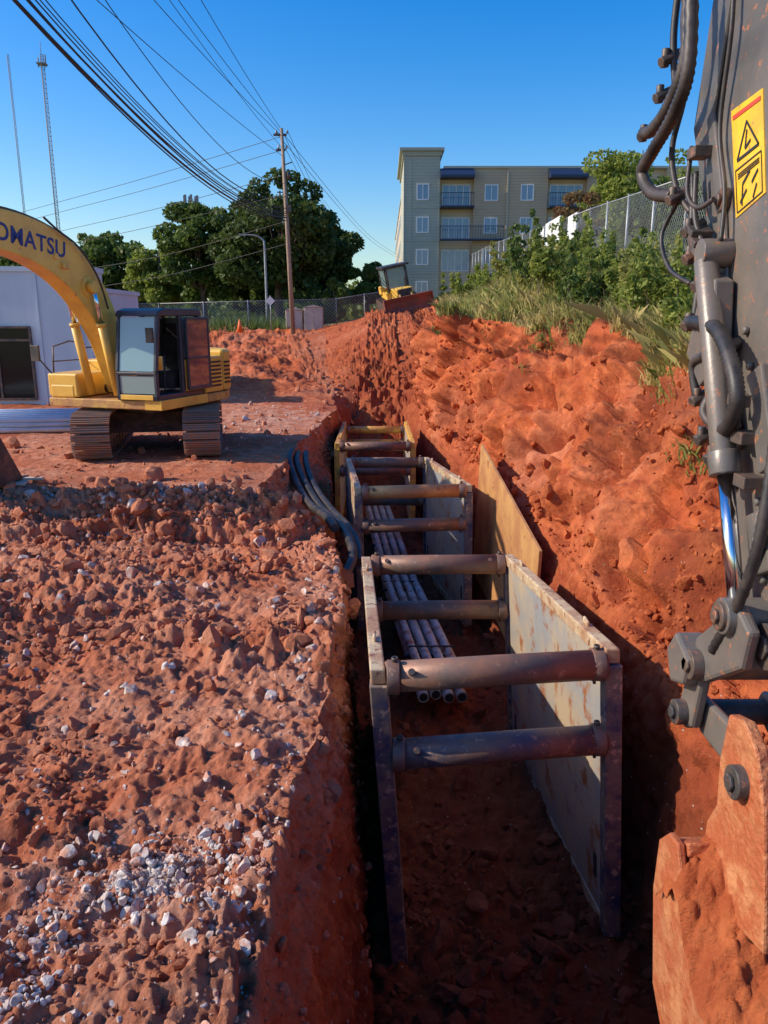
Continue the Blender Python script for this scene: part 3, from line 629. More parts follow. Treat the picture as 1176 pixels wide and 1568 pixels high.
    for i,q in enumerate(pts):
        d=(pts[min(i+1,len(pts)-1)]-pts[max(i-1,0)]); d=Vector((d.x,d.y)).normalized(); n_=Vector((-d.y,d.x)); up.append(Vector((q.x,q.y))+n_*q.z/2); lo.append(Vector((q.x,q.y))-n_*q.z/2)
    bo=MB(); w=.20; c0=-.12; n=len(pts); vs=[]
    for u,l_ in zip(up,lo): vs+=[(l_.x,c0-w,l_.y),(l_.x,c0+w,l_.y),(u.x,c0+w,u.y),(u.x,c0-w,u.y)]
    fs=[(0,1,2,3),(4*n-1,4*n-2,4*n-3,4*n-4)]+[(4*i+a,4*i+(a+1)%4,4*i+4+(a+1)%4,4*i+4+a) for i in range(n-1) for a in range(4)]
    bo.add(vs,fs); bo.obj('boom',M['yel'],e,.02)
    bp=MB(); bp.tube([(1.95,c0+.2,3.4),(1.95,c0+.225,3.4)],.2,20); bp.tube([(2.75,c0+.2,3.9),(2.75,c0+.22,3.9)],.06,12); bp.box((2.55,c0+.22,3.75),(.18,.05,.1)); bp.obj('boom_bosses',M['yel'],e,.006)
    hd=MB()
    for k in (.0,.05,.10): hd.tube([Vector((u.x,c0-.1+k*2,u.y+.04)) for u in up],.018,6)
    hd.tube([(1.95,c0-.3,3.4),(1.95,c0+.3,3.4)],.085,14); hd.tube([(.95,c0-.35,1.38),(.95,c0+.35,1.38)],.1,14)
    hd.tube([(3.0,c0+.22,4.55),(2.7,c0+.26,4.35),(2.2,c0+.27,4.1),(1.75,c0+.28,3.6),(1.5,c0+.27,3.0)],.02,6,sub=4)
    hd.obj('hydraulic_lines',M['blk'],e)
    cy=MB(); ro=MB()
    for s in(-.34,.30):
        A=Vector((1.45,c0+s,1.30)); B=Vector((1.95,c0+s,3.4)); m=A.lerp(B,.68); cy.tube([A,m],.085,14); cy.tube([m-(B-A)*.03,m],.1,14); ro.tube([m,B],.045,12); cy.tube([B+Vector((0,-.07,0)),B+Vector((0,.07,0))],.11,14)
    A=Vector((4.25,c0,4.85)); B=Vector((5.7,c0,4.75)); cy.tube([A,A.lerp(B,.7)],.085,14); ro.tube([A.lerp(B,.7),B],.05,12)
    sk=MB(); sk.prism([(6.25,4.75),(5.55,4.85),(5.35,4.3),(5.15,1.75),(5.35,1.55),(5.55,1.65),(6.05,4.2)],c0-.15,c0+.15,'y'); sk.obj('stick',M['yel'],e,.02)
    A=Vector((6.15,c0,4.4)); B=Vector((5.85,c0,2.0)); cy.tube([A,A.lerp(B,.65)],.075,12); ro.tube([A.lerp(B,.65),B],.04,10)
    cy.obj('hydraulic_cylinders',M['yel'],e); ro.obj('cylinder_rods',M['chrome'],e)
    bk=MB(); prof=[(5.15,1.75),(5.6,1.55),(5.75,1.05),(5.5,.4),(4.9,.08),(4.35,.12)]
    inn=[(a-.03 if a>5 else a,b+.05) for a,b in prof]; ring=prof+inn[::-1]
    bk.prism(ring,c0-.5,c0+.42,'y')
    for s in(-.5,.39): bk.prism([(5.1,1.6),(5.6,1.5),(5.72,1.05),(5.48,.42),(4.9,.1),(4.35,.14)],c0+s,c0+s+.03,'y')
    for i in range(5): bk.box((4.28,c0-.42+i*.19,.12),(.22,.08,.05))
    bk.obj('bucket',M['dk'],e,.01)
    cu=bpy.data.curves.new('boom_lettering','FONT'); cu.body='KOMATSU'; cu.size=.40; cu.extrude=.002; cu.offset=.006; cu.align_x='CENTER'; cu.align_y='CENTER'; cu.space_character=1.06
    to=bpy.data.objects.new('boom_lettering',cu); COL.objects.link(to); cu.materials.append(M['blued']); to.parent=e
    rot=Matrix(((-1,0,0),(0,0,1),(0,1,0))).to_4x4(); tilt=Matrix.Rotation(R(-7),4,'Y')
    to.matrix_local=Matrix.Translation((3.45,c0+w+.006,4.13))@tilt@rot
    return e
excavator_yellow()

# ---------------------------------------------------------------- near excavator: arm and bucket
def near_arm():
    e=empty('excavator',(0,0,0))
    st=MB(); st.prism([(4.95,5.15),(4.83,4.52),(4.95,3.885),(4.61,3.30),(4.43,2.77),(4.05,2.09),(3.70,1.48),(3.44,1.27),(3.22,1.22),(3.08,1.35),(3.05,1.6),(3.15,2.4),(3.4,3.5),(3.6,5.2)],1.82,2.14,'x')
    st.obj('stick',M['arm'],e,.02)
    rb=MB()
    rb.prism([(4.70,4.9),(4.6,4.5),(4.7,3.9),(4.42,3.35),(4.22,2.75),(3.9,2.15),(3.84,2.18),(4.14,2.78),(4.33,3.37),(4.6,3.9),(4.5,4.5),(4.6,4.9)],1.795,1.818,'x')
    rb.box((1.79,3.62,2.35),(.05,.16,.5),Matrix.Rotation(R(-28),3,'X'))
    rb.box((1.79,3.50,1.78),(.05,.18,.30),Matrix.Rotation(R(-28),3,'X'))
    rb.prism([(4.42,2.62),(4.28,3.05),(4.12,3.0),(4.05,2.55),(4.2,2.45)],1.70,1.80,'x')
    for a_,b_ in((3.95,2.75),(3.86,2.58),(3.62,1.95),(3.48,1.6)): rb.tube([(1.79,a_,b_),(1.822,a_,b_)],.022,8)
    rb.obj('stick_ribs_and_valve_block',M['arm'],e,.015)
    cy=MB(); ro=MB(); A=Vector((1.70,4.26,3.10)); B=Vector((1.70,3.47,1.42)); m=Vector((1.70,3.76,2.05))
    cy.tube([A,m],.062,18); cy.tube([m+Vector((0,.05,.11)),m],.078,18); cy.tube([A+Vector((-.04,0,.04)),A+Vector((.12,0,.04))],.075,18); cy.tube([B+Vector((-.08,0,0)),B+Vector((.4,0,0))],.09,18)
    ro.tube([m,B],.040,20); cy.obj('bucket_cylinder',M['arm'],e,.006); ro.obj('cylinder_rod',M['chrome'],e)
    h=MB()
    hs=[([(1.66,4.80,4.7),(1.66,4.71,4.22),(1.64,4.86,4.0),(1.64,5.12,3.93),(1.66,5.36,3.96)],.034),
        ([(1.62,4.65,4.7),(1.62,4.54,4.14),(1.62,4.69,3.93),(1.62,5.02,3.79),(1.62,5.2,3.7),(1.64,5.05,3.56),(1.68,4.79,3.5)],.034),
        ([(1.70,4.42,2.79),(1.68,4.01,2.76),(1.66,3.74,2.60),(1.66,3.64,2.44),(1.68,3.73,2.31),(1.7,3.86,2.26)],.034),
        ([(1.72,3.36,2.3),(1.68,3.30,1.93),(1.66,3.35,1.60),(1.66,3.60,1.18)],.024)]
    for p_,r_ in hs: h.tube(p_,r_,12,rip=.16,sub=16)
    hs2=[([(1.72,4.26,2.39),(1.70,4.30,2.56),(1.70,4.15,2.62),(1.72,4.0,2.66)],.026),([(1.72,4.08,2.42),(1.68,4.05,2.33),(1.7,3.93,2.26),(1.72,3.8,2.22)],.024),
         ([(1.74,4.95,4.9),(1.72,4.98,4.5),(1.74,4.9,4.1),(1.72,4.98,3.8),(1.72,4.85,3.55),(1.76,4.7,3.4)],.018),([(1.72,5.05,4.9),(1.70,5.06,4.45),(1.72,5.02,4.15)],.022),
         ([(1.76,4.7,3.6),(1.74,4.6,3.3),(1.76,4.5,3.05),(1.74,4.45,2.8)],.02),([(1.74,4.62,3.6),(1.72,4.52,3.35),(1.74,4.4,3.15),(1.72,4.38,2.95)],.016),
         ([(1.78,4.55,4.9),(1.77,4.40,4.3),(1.78,4.45,3.8),(1.77,4.28,3.45),(1.75,4.22,3.2)],.013),([(1.76,4.9,3.5),(1.70,4.98,3.3),(1.70,4.80,3.1),(1.74,4.55,3.0)],.014),
         ([(1.76,3.35,1.95),(1.74,3.5,1.62),(1.74,3.72,1.28)],.02),([(1.74,4.72,3.75),(1.70,4.62,3.5),(1.72,4.50,3.4),(1.74,4.34,3.42)],.014),([(1.74,4.30,2.95),(1.70,4.12,2.85),(1.72,4.0,2.6),(1.74,3.96,2.4)],.014)]
    for p_,r_ in hs2: h.tube(p_,r_,8,sub=8)
    h.obj('hydraulic_hoses',M['blk'],e)
    ft=MB()
    for q in [(1.66,5.36,3.96),(1.66,5.1,4.12),(1.68,4.79,3.5),(1.7,4.42,2.79),(1.7,3.86,2.26),(1.72,4.26,2.39),(1.72,4.0,2.66),(1.66,5.05,4.3),(1.72,4.15,2.88),(1.7,4.34,3.0),(1.7,4.5,3.15),(1.7,4.55,3.3),(1.7,4.1,2.2),(1.7,3.95,2.12)]:
        ft.tube([Vector(q)+Vector((-.03,-.01,-.03)),Vector(q)+Vector((.09,.02,.03))],.034,6); ft.tube([Vector(q)+Vector((0,0,-.05)),Vector(q)+Vector((0,0,.05))],.024,8)
    for q in [(1.75,4.62,3.7),(1.75,4.48,3.2),(1.75,3.78,2.42),(1.75,3.70,2.25),(1.75,3.62,2.05)]: ft.box(q,(.1,.12,.06))
    for a in(0,1,2): ft.box((1.74,4.40+.05*a,3.16+.06*a),(.12,.12,.035),Matrix.Rotation(R(25),3,'X'))
    ft.obj('hose_fittings',M['dk'],e,.006)
    ps=MB()
    for (a,b,r_,x0,x1) in [(3.31,1.33,.11,1.76,2.2),(3.47,1.42,.07,1.6,2.2),(3.74,1.04,.08,1.60,2.3),(3.86,.70,.07,1.60,2.3),(3.16,.72,.08,1.61,2.3),(4.36,3.42,.06,1.78,1.83),(3.9,2.0,.05,1.78,1.83)]:
        ps.tube([(x0,a,b),(x1,a,b)],r_,24); ps.tube([(x0-.02,a,b),(x0,a,b)],r_*.55,6)
    ps.obj('pins',M['dk'],e,.006)
    lk=MB()
    for x0,x1 in((1.66,1.72),(2.15,2.22)): lk.prism([(3.26,1.42),(3.42,1.50),(3.82,1.16),(3.95,.72),(3.86,.60),(3.76,.66),(3.70,.95),(3.3,1.22)],x0,x1,'x')
    lk.prism([(3.90,1.16),(4.00,1.02),(3.91,.86),(3.74,.92),(3.70,1.08)],1.58,1.74,'x')
    for x0,x1 in((1.735,1.785),(2.1,2.15)): lk.prism([(3.92,.80),(3.98,.68),(3.82,.60),(3.25,.60),(3.08,.68),(3.12,.80),(3.3,.84)],x0,x1,'x')
    lk.obj('bucket_linkage',M['arm'],e,.02)
    br=MB()
    for x0 in(1.66,2.16): br.prism([(3.36,.96),(3.22,1.0),(3.08,.94),(2.95,.72),(2.86,.40),(2.80,.10),(3.48,-.1),(3.46,.30),(3.38,.45),(3.40,.70)],x0,x0+.06,'x')
    prof=[(3.36,.24),(3.60,.10),(3.62,-.25),(3.5,-.75),(3.1,-1.08),(2.6,-1.12),(2.15,-.95)]
    inn=[(3.34,.17),(3.53,.06),(3.55,-.25),(3.43,-.70),(3.07,-1.01),(2.6,-1.05),(2.15,-.90)]
    br.prism(prof+inn[::-1],1.535,2.665,'x')
    sd=[(3.62,.07),(3.50,.20),(3.38,.22),(3.26,.0),(3.1,-.22),(2.85,-.36),(2.55,-.48),(2.30,-.62),(2.12,-.95),(2.6,-1.14),(3.12,-1.10),(3.52,-.77),(3.64,-.25)]
    br.prism(sd,1.49,1.53,'x'); br.prism(sd,2.67,2.71,'x')
    br.prism([(2.72,-.44),(2.35,-.6),(2.13,-.93),(2.25,-.95),(2.45,-.7),(2.75,-.56)],1.465,1.488,'x')
    br.obj('bucket',M['bkt'],e,.012)
    nx,ny=130,120; gx,gy=np.meshgrid(np.linspace(1.45,2.72,nx),np.linspace(2.2,3.5,ny)); q=np.stack([gx,gy,gx*0],-1).reshape(-1,3)
    zz_=np.interp(q[:,1],[2.2,2.5,3.0,3.25,3.4,3.5],[-.62,-.34,-.06,.12,.16,.06])+.17*np.sin(np.clip((q[:,0]-1.54)/1.12,0,1)*3.14)
    q[:,2]=zz_+.09*clodf(q,7,5,.3)+.06*fbm(q*4,4,9)+.04*clodf(q,17,8,.2)
    spill=np.clip((1.56-q[:,0])/.11,0,1); q[:,2]-=spill*(.10+.22*(.5+.5*vn(np.stack([q[:,1]*5,q[:,1]*0,q[:,1]*0],-1),12))); sp2=np.clip((q[:,0]-2.66)/.06,0,1); q[:,2]-=sp2*.25
    ii=np.arange(nx*ny).reshape(ny,nx); F_=np.stack([ii[:-1,:-1],ii[:-1,1:],ii[1:,1:],ii[1:,:-1]],-1).reshape(-1,4)
    np_mesh('soil_load',q,F_,M['clodo'],e,True)
    lb=MB(); x0=1.815
    def lp(u,v):
        a=lerp((0,4.22,3.31),(0,4.41,3.86),v); b=lerp((0,3.92,3.39),(0,4.07,3.88),v); m=lerp(a,b,u); return m[1],m[2]
    lb.prism([lp(0,0),lp(1,0),lp(1,1),lp(0,1)],x0,x0+.01,'x'); lb.obj('warning_label',M['label'],e)
    lk=MB(); xa=x0-.004
    def quad(pts): lk.prism([lp(*p) for p in pts],xa,xa+.003,'x')
    def line(a,b,w):
        a=Vector(a);b=Vector(b);d=(b-a).normalized();n_=Vector((-d.y,d.x))*w; quad([tuple(a-n_),tuple(b-n_),tuple(b+n_),tuple(a+n_)])
    for (a,b) in(((.15,.5),(.85,.5)),((.85,.5),(.5,.8)),((.5,.8),(.15,.5))): line(a,b,.014)
    for (a,b) in(((.5,.72),(.42,.56)),((.42,.56),(.6,.6)),((.25,.06),(.3,.25)),((.3,.25),(.55,.32)),((.2,.1),(.42,.17)),((.62,.05),(.75,.15)),((.6,.2),(.8,.27))): line(a,b,.014)
    for (a,b) in(((.08,.03),(.92,.03)),((.92,.03),(.92,.42)),((.92,.42),(.08,.42)),((.08,.42),(.08,.03))): line(a,b,.006)
    for i in range(3): line((.15,.37-.02*i),(.85,.37-.02*i),.004)
    lk.obj('label_pictograms',M['lblk'],e)
    r2=MB(); r2.prism([lp(.06,.90),lp(.94,.90),lp(.94,.94),lp(.06,.94)],xa,xa+.003,'x'); r2.obj('label_header',M['lred'],e)
near_arm()

# ---------------------------------------------------------------- bulldozer on mound
def dozer():
    e=empty('bulldozer',(1.0,43.4,gz(1.0,43)-.05)); e.rotation_euler=(R(12),R(4),R(-78)); e.scale=(.88,.88,.88)
    t=MB(); b=MB(); k=MB(); bl=MB(); g=MB()
    for s in(-.95,.95):
        t.prism([(-1.5,.35),(-1.3,.05),(1.1,.05),(1.45,.35),(1.35,.75),(-1.2,1.0),(-1.45,.8)],s-.28,s+.28,'y')
        for i in range(11): t.box((-1.2+i*.23,s,.035),(.05,.56,.06)); 
        for i in range(11): t.box((-1.2+i*.24,s,1.0-i*.024),(.05,.56,.06))
        for z_ in(.25,.42,.6,.75): t.box((1.42,s,z_),(.09,.56,.05))
        b.prism([(-1.1,.3),(1.0,.3),(1.0,.55),(-1.0,.7)],s-.15+.0,s+.31,'y')
    t.obj('tracks',M['dk'],e)
    b.b2((.1,-.5,.6),(1.75,.5,1.55)); b.b2((-1.5,-.8,.7),(.1,.8,1.35)); b.b2((-1.6,-.9,1.2),(-1.0,.9,1.7)); b.obj('body',M['yel'],e,.05)
    for p_ in((-1.3,-.75),(-1.3,.75),(.15,-.62),(.15,.62)): k.tube([(p_[0],p_[1],1.3),(p_[0]*.95,p_[1]*.95,2.75)],.06,8)
    k.b2((-1.45,-.85,2.75),(.3,.85,2.88)); k.b2((1.76,-.42,.7),(1.78,.42,1.5)); k.tube([(.9,.3,1.5),(.9,.3,2.1)],.06,8); k.b2((-.9,-.3,1.3),(-.4,.3,1.9)); k.obj('canopy_and_exhaust',M['blk'],e,.02)
    g.b2((-1.25,-.7,1.4),(-1.22,.7,2.7)); g.b2((.13,-.55,1.5),(.15,.55,2.7)); g.b2((-1.2,.70,1.6),(.1,.72,2.7)); g.b2((-1.2,-.72,1.6),(.1,-.70,2.7)); g.obj('cab_glass',M['glass'],e)
    bl.prism([(2.35,.0),(2.22,.15),(2.12,.5),(2.15,.85),(2.32,1.15),(2.38,1.13),(2.24,.85),(2.21,.5),(2.30,.18),(2.43,.0)],-1.5,1.5,'y'); bl.b2((2.1,-1.51,.0),(2.4,-1.45,1.1)); bl.b2((2.1,1.45,.0),(2.4,1.51,1.1)); bl.obj('blade',M['red'],e,.01)
    a=MB(); 
    for s in(-1.3,1.3): a.tube([(2.15,s,.3),(0,s,.35)],.1,8)
    for s in(-.35,.35): a.tube([(1.6,s,1.4),(2.2,s,.7)],.06,8)
    a.obj('push_arms',M['yeld'],e)
dozer()

# ---------------------------------------------------------------- apartment building
def apartment():
    e=empty('apartment_building',(0,72,0))
    w=MB(); w.b2((4.85,.5,2),(30,14,15.6)); w.b2((1.9,13.5,2),(16,62,15.6)); w.obj('main_walls_tan',M['stan'],e)
    w=MB(); w.b2((1.75,0,2),(4.85,13.5,17.0)); w.obj('stair_tower',M['sgrey'],e)
    w=MB(); w.b2((7.85,.1,2),(10.7,.5,15.6)); w.b2((10.7,.02,2),(14.3,.5,15.6)); w.b2((17.7,.02,2),(22.3,.5,15.6)); w.b2((24.6,.02,2),(28,.5,15.6)); w.obj('projecting_bays',M['sbrn'],e)
    t=MB(); t.b2((1.35,-.35,16.95),(5.2,13.9,17.2)); t.b2((1.6,-.12,16.6),(5.0,13.7,16.948)); t.b2((5.2,-.02,15.6),(30.1,14.1,15.78)); t.b2((1.8,13.9,15.6),(16.1,62.1,15.78))
    for xx_ in(1.72,2.3,4.78): t.b2((xx_,-.03,2),(xx_+.1,-.002,16.6))
    t.b2((10.75,-.08,2),(10.87,.015,15.3)); 
    for zz_ in(6.85,9.6,12.35): t.b2((1.84,-.025,zz_),(4.76,-.003,zz_+.10))
    t.obj('cornices_and_trim',M['sgrey'],e)
    aw=MB()
    for a,b in((4.9,7.83),(14.35,17.65)): aw.prism([(-.9,14.75),(-.9,14.95),(.0,15.58),(.48,15.58),(.48,14.75)],a,b,'x')
    aw.obj('awnings',M['awn'],e)
    fr=MB(); gl=MB()
    def win(xa,xb,za,zb,yf,mull=1):
        d=.09; fr.b2((xa,yf-.05,za),(xb,yf-.004,za+d)); fr.b2((xa,yf-.05,zb-d),(xb,yf-.004,zb)); fr.b2((xa,yf-.05,za+d),(xa+d,yf-.004,zb-d)); fr.b2((xb-d,yf-.05,za+d),(xb,yf-.004,zb-d))
        for i in range(mull):
            m=xa+(xb-xa)*(i+1)/(mull+1); fr.b2((m-.03,yf-.05,za+d),(m+.03,yf-.004,zb-d))
        gl.b2((xa+d,yf-.02,za+d),(xb-d,yf-.006,zb-d))
    for fl in range(4):
        zc=13.65-2.72*fl
        win(2.85,3.95,zc-.65,zc+.7,0)
        win(8.8,10.0,zc-.7,zc+.65,.1); win(11.95,13.1,zc-.7,zc+.65,.02); win(18.5,19.7,zc-.7,zc+.65,.02); win(20.6,21.8,zc-.7,zc+.65,.02); win(25.5,26.7,zc-.7,zc+.65,.02)
        for a,b in((4.95,7.75),(14.4,17.6),(22.4,24.5)):
            if fl<3 : win(a+.15,b-.15,zc-1.15,zc+.7,.5,3)
        for k in range(11):
            y0=16+k*4.1; fr.b2((1.85,y0,zc-.7),(1.897,y0+1.2,zc+.65)); gl.b2((1.83,y0+.08,zc-.62),(1.848,y0+1.12,zc+.57))
    fr.obj('window_frames',M['wht'],e); gl.obj('window_glass',M['win'],e)
    ba=MB(); 
    for fl in range(2):
        zc=13.65-2.72*fl-1.2
        for a,b in((4.9,7.83 if fl==0 else 10.5),(14.35,17.65),(22.35,24.55)):
            ba.b2((a,-.95,zc-.12),(b,.015 if b>8 and a<8 else .48,zc)); ba.b2((a,-.95,zc+1.0),(b,-.9,zc+1.06))
            for xx_ in np.arange(a,b,.22): ba.b2((xx_,-.94,zc),(xx_+.03,-.91,zc+1.0))
            for xx_ in(a,b-.05): ba.b2((xx_,-.9,zc+1.0),(xx_+.05,.0,zc+1.05))
    ba.obj('balconies',M['awn'],e)
    d=MB(); d.b2((7.9,-.9,5.9),(10.6,.09,6.1)); d.b2((7.95,.08,4.4),(9.8,.098,6.9)); d.b2((12.1,.005,3),(13.2,.018,6.4)); d.obj('entrance',M['room'],e)
apartment()

def metal_building():
    e=empty('metal_warehouse_building',(0,25,0)); w=MB(); w.b2((-30,0,-.3),(-9.2,1.2,4.35)); w.b2((-30,1.2,-.3),(-9.25,5,3.75)); w.obj('walls',M['lav'],e)
    t=MB(); t.b2((-30.05,-.06,4.27),(-9.15,1.25,4.42)); t.b2((-30.02,1.251,3.68),(-9.2,5.1,3.82))
    for xx_ in(-22.5,-18.5,-13.0,-10.9,-9.28): t.b2((xx_,-.035,.1),(xx_+.06,-.003,4.27))
    t.tube([(-9.6,-.08,.0),(-9.6,-.08,4.2)],.05,8); t.obj('trim',M['lav'],e)
    g=MB(); g.b2((-17.5,-.05,.35),(-11.15,-.02,2.55)); g.obj('storefront_glass',glass('dark_storefront_glass',(.012,.015,.015),.1,.25,0),e)
    m=MB()
    for xx_ in(-17.5,-16.5,-15.5,-14.4,-13.3,-12.3,-11.22): m.b2((xx_,-.09,.3),(xx_+.07,-.052,2.6))
    for zz_ in(.3,2.15,2.55): m.b2((-17.5,-.095,zz_),(-11.15,-.054,zz_+.07))
    m.obj('mullions',M['dk'],e)
metal_building()

# ---------------------------------------------------------------- poles, wires, towers
def upole(name,base,top,r=.14,arms=True):
    e=empty(name,base); t=Vector(top)-Vector(base); m=MB(); m.tube([(0,0,-.5),tuple(t*.5),tuple(t)],[r,r*.85,r*.62],12); m.obj('pole',M['wood'],e)
    h=MB(); ins=MB()
    for zf,w in((.97,.55),(.90,.4)):
        q=t*zf; h.box(q+Vector((-.1,.0,0)),(w*1.3,.10,.11))
        for s in(-.55,0,.55): ins.tube([q+Vector((s*w,0,.06)),q+Vector((s*w,0,.24))],.05,8)
    h.box(t*.62+Vector((.15,-.1,0)),(.25,.25,.4)); h.box(t*.70+Vector((-.2,0,0)),(.5,.06,.06)); h.tube([t*.78+Vector((.22,0,-.2)),t*.78+Vector((.22,0,.2))],.1,12); h.tube([t*.83+Vector((.05,0,0)),t*.83+Vector((.5,0,.15))],.03,6)
    h.obj('crossarms',M['dk'],e); ins.obj('insulators',M['galv'],e); return e
upole('utility_pole',(-5.28,46,2.1),(-5.62,46,13.0))
upole('utility_pole',(-5.0,78,2.3),(-5.35,78,13.0)); upole('utility_pole',(-6.1,110,2.2),(-6.3,110,13.0)); upole('utility_pole',(-8.5,-6,-.3),(-8.5,-6,13.5))
e=empty('overhead_power_lines'); w=MB()
def wire(f,us,r): w.tube([f(u) for u in us],r,5,cap=False)
us=list(np.linspace(0,52,36))
for k,zt,r in((0,12.9,.013),(.03,12.75,.013),(.06,12.6,.013),(.015,12.0,.011),(.085,11.6,.013)): wire(lambda u:(-5.6-k*u,46-u,zt-.05*u+.001*u*u),us,r)
for i,(o,zo,r) in enumerate(((0,0,.038),(.12,.22,.028),(.28,-.15,.022),(.05,.45,.015),(.5,.30,.018),(.9,.1,.022),(1.2,.5,.016))): wire(lambda u:(-5.5-(.07+.0035*i)*u,46-u,8.4+zo-.12*u+(.0051+.0002*i)*u*u),us,r)
wire(lambda u:(-5.5-.07*u,46-u,9.5-.197*u+.0085*u*u),us,.022); wire(lambda u:(-5.5-.05*u,46-u,10.2-.17*u+.0070*u*u),us,.014)
for zo in(12.6,11.9,10.6,9.6): w.tube([(-5.6,46,zo),(-20,57,zo-1.2),(-40,74,zo-1.7),(-70,98,zo)],.016,5,cap=False,sub=6)
for zo,yo in((12.7,0),(12.3,0)): w.tube([(-5.5,46,zo),(-1.8,86,zo-1.0),(2.6,130,zo)],.016,5,cap=False,sub=6)
for dx in(-.3,.0,.3): w.tube([(-5.6+dx,46,12.9),(-5.45+dx,62,12.3),(-5.35+dx,78,12.9),(-5.8+dx,94,12.3),(-6.3+dx,110,12.9)],.014,5,cap=False,sub=5)
for zo in(8.6,8.2,7.6): w.tube([(-5.5,46,zo),(-5.4,62,zo-1),(-5.3,78,zo-.1),(-6.2,110,zo)],.025,5,cap=False,sub=5)
for zo in(8.2,7.0): w.tube([(-5.5,46,zo),(-14,50,zo-1.6),(-24,55,zo-2.5)],.02,5,cap=False,sub=6)
w.obj('cables',M['wire'],e)
def mast(name,base,h,wd,r,nn):
    e=empty(name,base); m=MB(); c=[(math.cos(a)*wd/2,math.sin(a)*wd/2) for a in(.5,2.6,4.7)]
    for q in c: m.tube([(q[0],q[1],0),(q[0],q[1],h)],r,5)
    for i in range(nn):
        z0=h*i/nn;z1=h*(i+1)/nn
        for k in range(3): a=c[k];b=c[(k+1)%3]; m.tube([(a[0],a[1],z0),(b[0],b[1],z1)],r*.6,4,cap=False); m.tube([(a[0],a[1],z1),(b[0],b[1],z1)],r*.5,4,cap=False)
    m.obj('lattice',M['mast'],e); return e,m
e_,_=mast('radio_mast',(-120,300,0),93,1.4,.12,60); m=MB(); m.box((0,0,90),(3,3,.4)); m.tube([(1.3,0,89),(1.3,0,93)],.25,8); m.tube([(-1.3,0,89),(-1.3,0,92)],.25,8); m.tube([(0,0,93),(0,0,97)],.1,6); m.obj('antennas',M['mast'],e_)
mast('radio_mast',(-145,330,0),102,.8,.09,60)
e_,_=mast('cell_tower',(-47,200,0),31,1.6,.14,18); m=MB()
for a in range(6): m.box((math.cos(a)*1.6,math.sin(a)*1.6,31),(.5,.5,2.4))
m.box((0,0,29.5),(3.4,3.4,.3)); m.box((0,0,27),(2.6,2.6,.25)); m.obj('antennas',M['mast'],e_)
e_=empty('street_lamp',(-8.1,55,2.2)); m=MB(); m.tube([(0,0,0),(0,0,5.2),(-.15,0,5.9),(-.6,0,6.15),(-1.3,0,6.2)],[.09,.07,.06,.05,.04],8,sub=3); m.box((-1.45,0,6.2),(.5,.2,.12)); m.obj('pole_and_head',M['galv'],e_)
def cabinet(loc,s):
    e=empty('utility_cabinet',loc); m=MB(); m.b2((-s[0]/2,-s[1]/2,0),(s[0]/2,s[1]/2,s[2])); m.obj('body',M['tan'],e,.04); m=MB(); m.prism([(-s[0]/2-.06,s[2]+.002),(s[0]/2+.06,s[2]+.002),(0,s[2]+.14)],-s[1]/2-.05,s[1]/2+.05,'y'); m.b2((-.01,-s[1]/2-.02,.15),(.01,-s[1]/2-.002,s[2]-.1)); m.obj('lid',M['tan'],e)
cabinet((-5.4,48,2.15),(1.0,.8,1.25)); cabinet((-4.25,48,2.2),(1.1,.8,1.35))
e_=empty('road_sign',(-6.7,47,2.1)); m=MB(); m.tube([(0,0,0),(0,0,2.1)],.03,6); m.obj('post',M['galv'],e_); m=MB(); m.prism([(-.28,1.8),(0,1.52),(.28,1.8),(0,2.08)],-.05,-.035,'y'); m.obj('panel',M['wht'],e_)
e_=empty('traffic_cone',(-8.2,45,gz(-8.2,45)+.02)); m=MB(); m.tube([(0,0,.04),(0,0,.75)],[.2,.03],14); m.b2((-.24,-.24,0),(.24,.24,.04)); m.obj('cone',M['orange'],e_)
def fence(name,pts,h=1.9,sp=.13,wr=.006):
    e=empty(name); po=MB(); V=[];Fq=[]
    for (a,b) in zip(pts[:-1],pts[1:]):
        a=Vector(a);b=Vector(b);L=math.hypot(b.x-a.x,b.y-a.y); n=max(1,int(round(L/2.6)))
        for i in range(n+1): q=a.lerp(b,i/n); po.tube([q+Vector((0,0,-.3)),q+Vector((0,0,h+.06))],.032,8)
        po.tube([a+Vector((0,0,h)),b+Vector((0,0,h))],.022,6); po.tube([a+Vector((0,0,.08)),b+Vector((0,0,.08))],.01,4)
        d=(b-a)/L; m=int((L+h)/sp)
        for i in range(m):
            for s in(1,-1):
                s0=i*sp-h if s==1 else i*sp; s1=s0+h*s
                lo,hi=(s0,s1); t0,t1=0.,1.
                def cl(t): return lo+(hi-lo)*t
                if hi!=lo:
                    ta=(0-lo)/(hi-lo); tb=(L-lo)/(hi-lo); ta,tb=min(ta,tb),max(ta,tb); t0=max(t0,ta); t1=min(t1,tb)
                if t1<=t0: continue
                pA=a+d*cl(t0)+Vector((0,0,h*t0)); pB=a+d*cl(t1)+Vector((0,0,h*t1)); nrm=Vector((0,0,1)).cross(d).normalized()
                side=(pB-pA).cross(nrm).normalized()*wr; k=len(V)
                V+= [pA-side,pA+side,pB+side,pB-side]; Fq.append((k,k+1,k+2,k+3))
    po.obj('posts_and_rails',M['galv'],e); np_mesh('mesh_fabric',[tuple(q) for q in V],Fq,M['galv'],e)
fence('chain_link_fence',[(6.3,11,3.3),(6.45,17.5,3.8),(6.8,27,4.4),(7.1,35,4.8)],1.95,.13,.0055)
fence('chain_link_fence',[(7.1,35,4.8),(7.5,55,5.9),(7.8,80,6.7)],1.95,.26,.006)
fence('chain_link_fence',[(-30,50,2.0),(-14,49.5,2.1),(-3,50,2.4),(.5,52,3.0)],1.7,.2,.008)
m=MB(); 
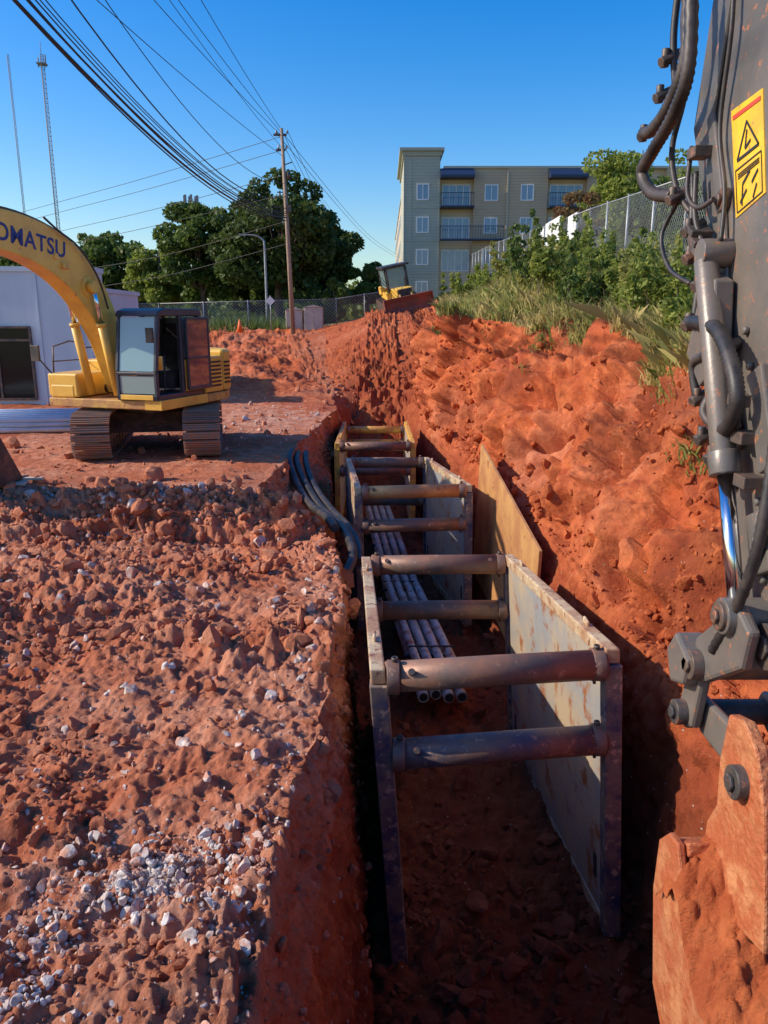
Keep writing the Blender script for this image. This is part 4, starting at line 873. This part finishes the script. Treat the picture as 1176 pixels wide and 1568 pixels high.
for i,(a,b) in enumerate(((31.8,34.6),(35.0,37.6),(29.2,30.6))): m.b2((6.85+.02*i,a,5.0),(6.9+.02*i,b,6.75-.1*i))
m.obj('white_hoarding_panel',M['wht'])
e_=empty('conduit_stack'); m=MB()
for i in range(20):
    zc=.10+.10*(i%3); m.tube([(-14.5,18.2+.17*i,zc+.02),(-7.9+.35*random.random(),19.6+.15*i,zc)],.065,8)
m.obj('pipes',M['pvcb'],e_)
m=MB(); m.box((-6.6,12.9,.08),(.9,.25,.05),Matrix.Rotation(.2,3,'Z')); m.box((-6.9,13.2,.06),(1.3,.18,.05),Matrix.Rotation(-.15,3,'Z')); m.box((-6.5,13.15,.12),(1.1,.1,.05),Matrix.Rotation(.05,3,'Z')); m.obj('timber_planks',M['tan'],None,.01)
m=MB(); m.tube([(-10.1,24.4,.3),(-10.1,24.4,.36)],.2,12); m.tube([(-10.1,24.4,.36),(-10.1,24.4,.62)],[.16,.12],12); m.obj('bollard',M['wht'],None)

# ---------------------------------------------------------------- light, sky, camera
el=R(33); az=R(-92)
Sd=Vector((math.sin(az)*math.cos(el),math.cos(az)*math.cos(el),math.sin(el)))
L=bpy.data.lights.new('sun','SUN'); L.energy=5.0; L.angle=R(.53); L.color=(1,.88,.72)
lo=bpy.data.objects.new('sun',L); COL.objects.link(lo); lo.rotation_euler=Sd.to_track_quat('Z','Y').to_euler()
W=bpy.data.worlds.new('World'); S.world=W; W.use_nodes=True; n=W.node_tree; bg=n.nodes['Background']
sk=n.nodes.new('ShaderNodeTexSky'); sk.sky_type='NISHITA'; sk.sun_disc=False; sk.sun_elevation=el; sk.sun_rotation=az
sk.air_density=1.2; sk.dust_density=1.0; sk.ozone_density=4.5
hs_=n.nodes.new('ShaderNodeHueSaturation'); hs_.inputs['Saturation'].default_value=1.46; hs_.inputs['Value'].default_value=1.45; hs_.inputs['Hue'].default_value=.510
n.links.new(sk.outputs[0],hs_.inputs['Color']); n.links.new(hs_.outputs[0],bg.inputs[0]); bg.inputs[1].default_value=.135
S.view_settings.view_transform='Standard'; S.view_settings.look='None'; S.view_settings.exposure=0
cd=bpy.data.cameras.new('camera'); cam=bpy.data.objects.new('camera',cd); COL.objects.link(cam)
cam.location=(0,0,2.8); cam.rotation_euler=(R(90-14),0,0); cd.sensor_fit='VERTICAL'; cd.sensor_height=36; cd.lens=27.05; cd.clip_start=.05; cd.clip_end=6000
S.camera=cam
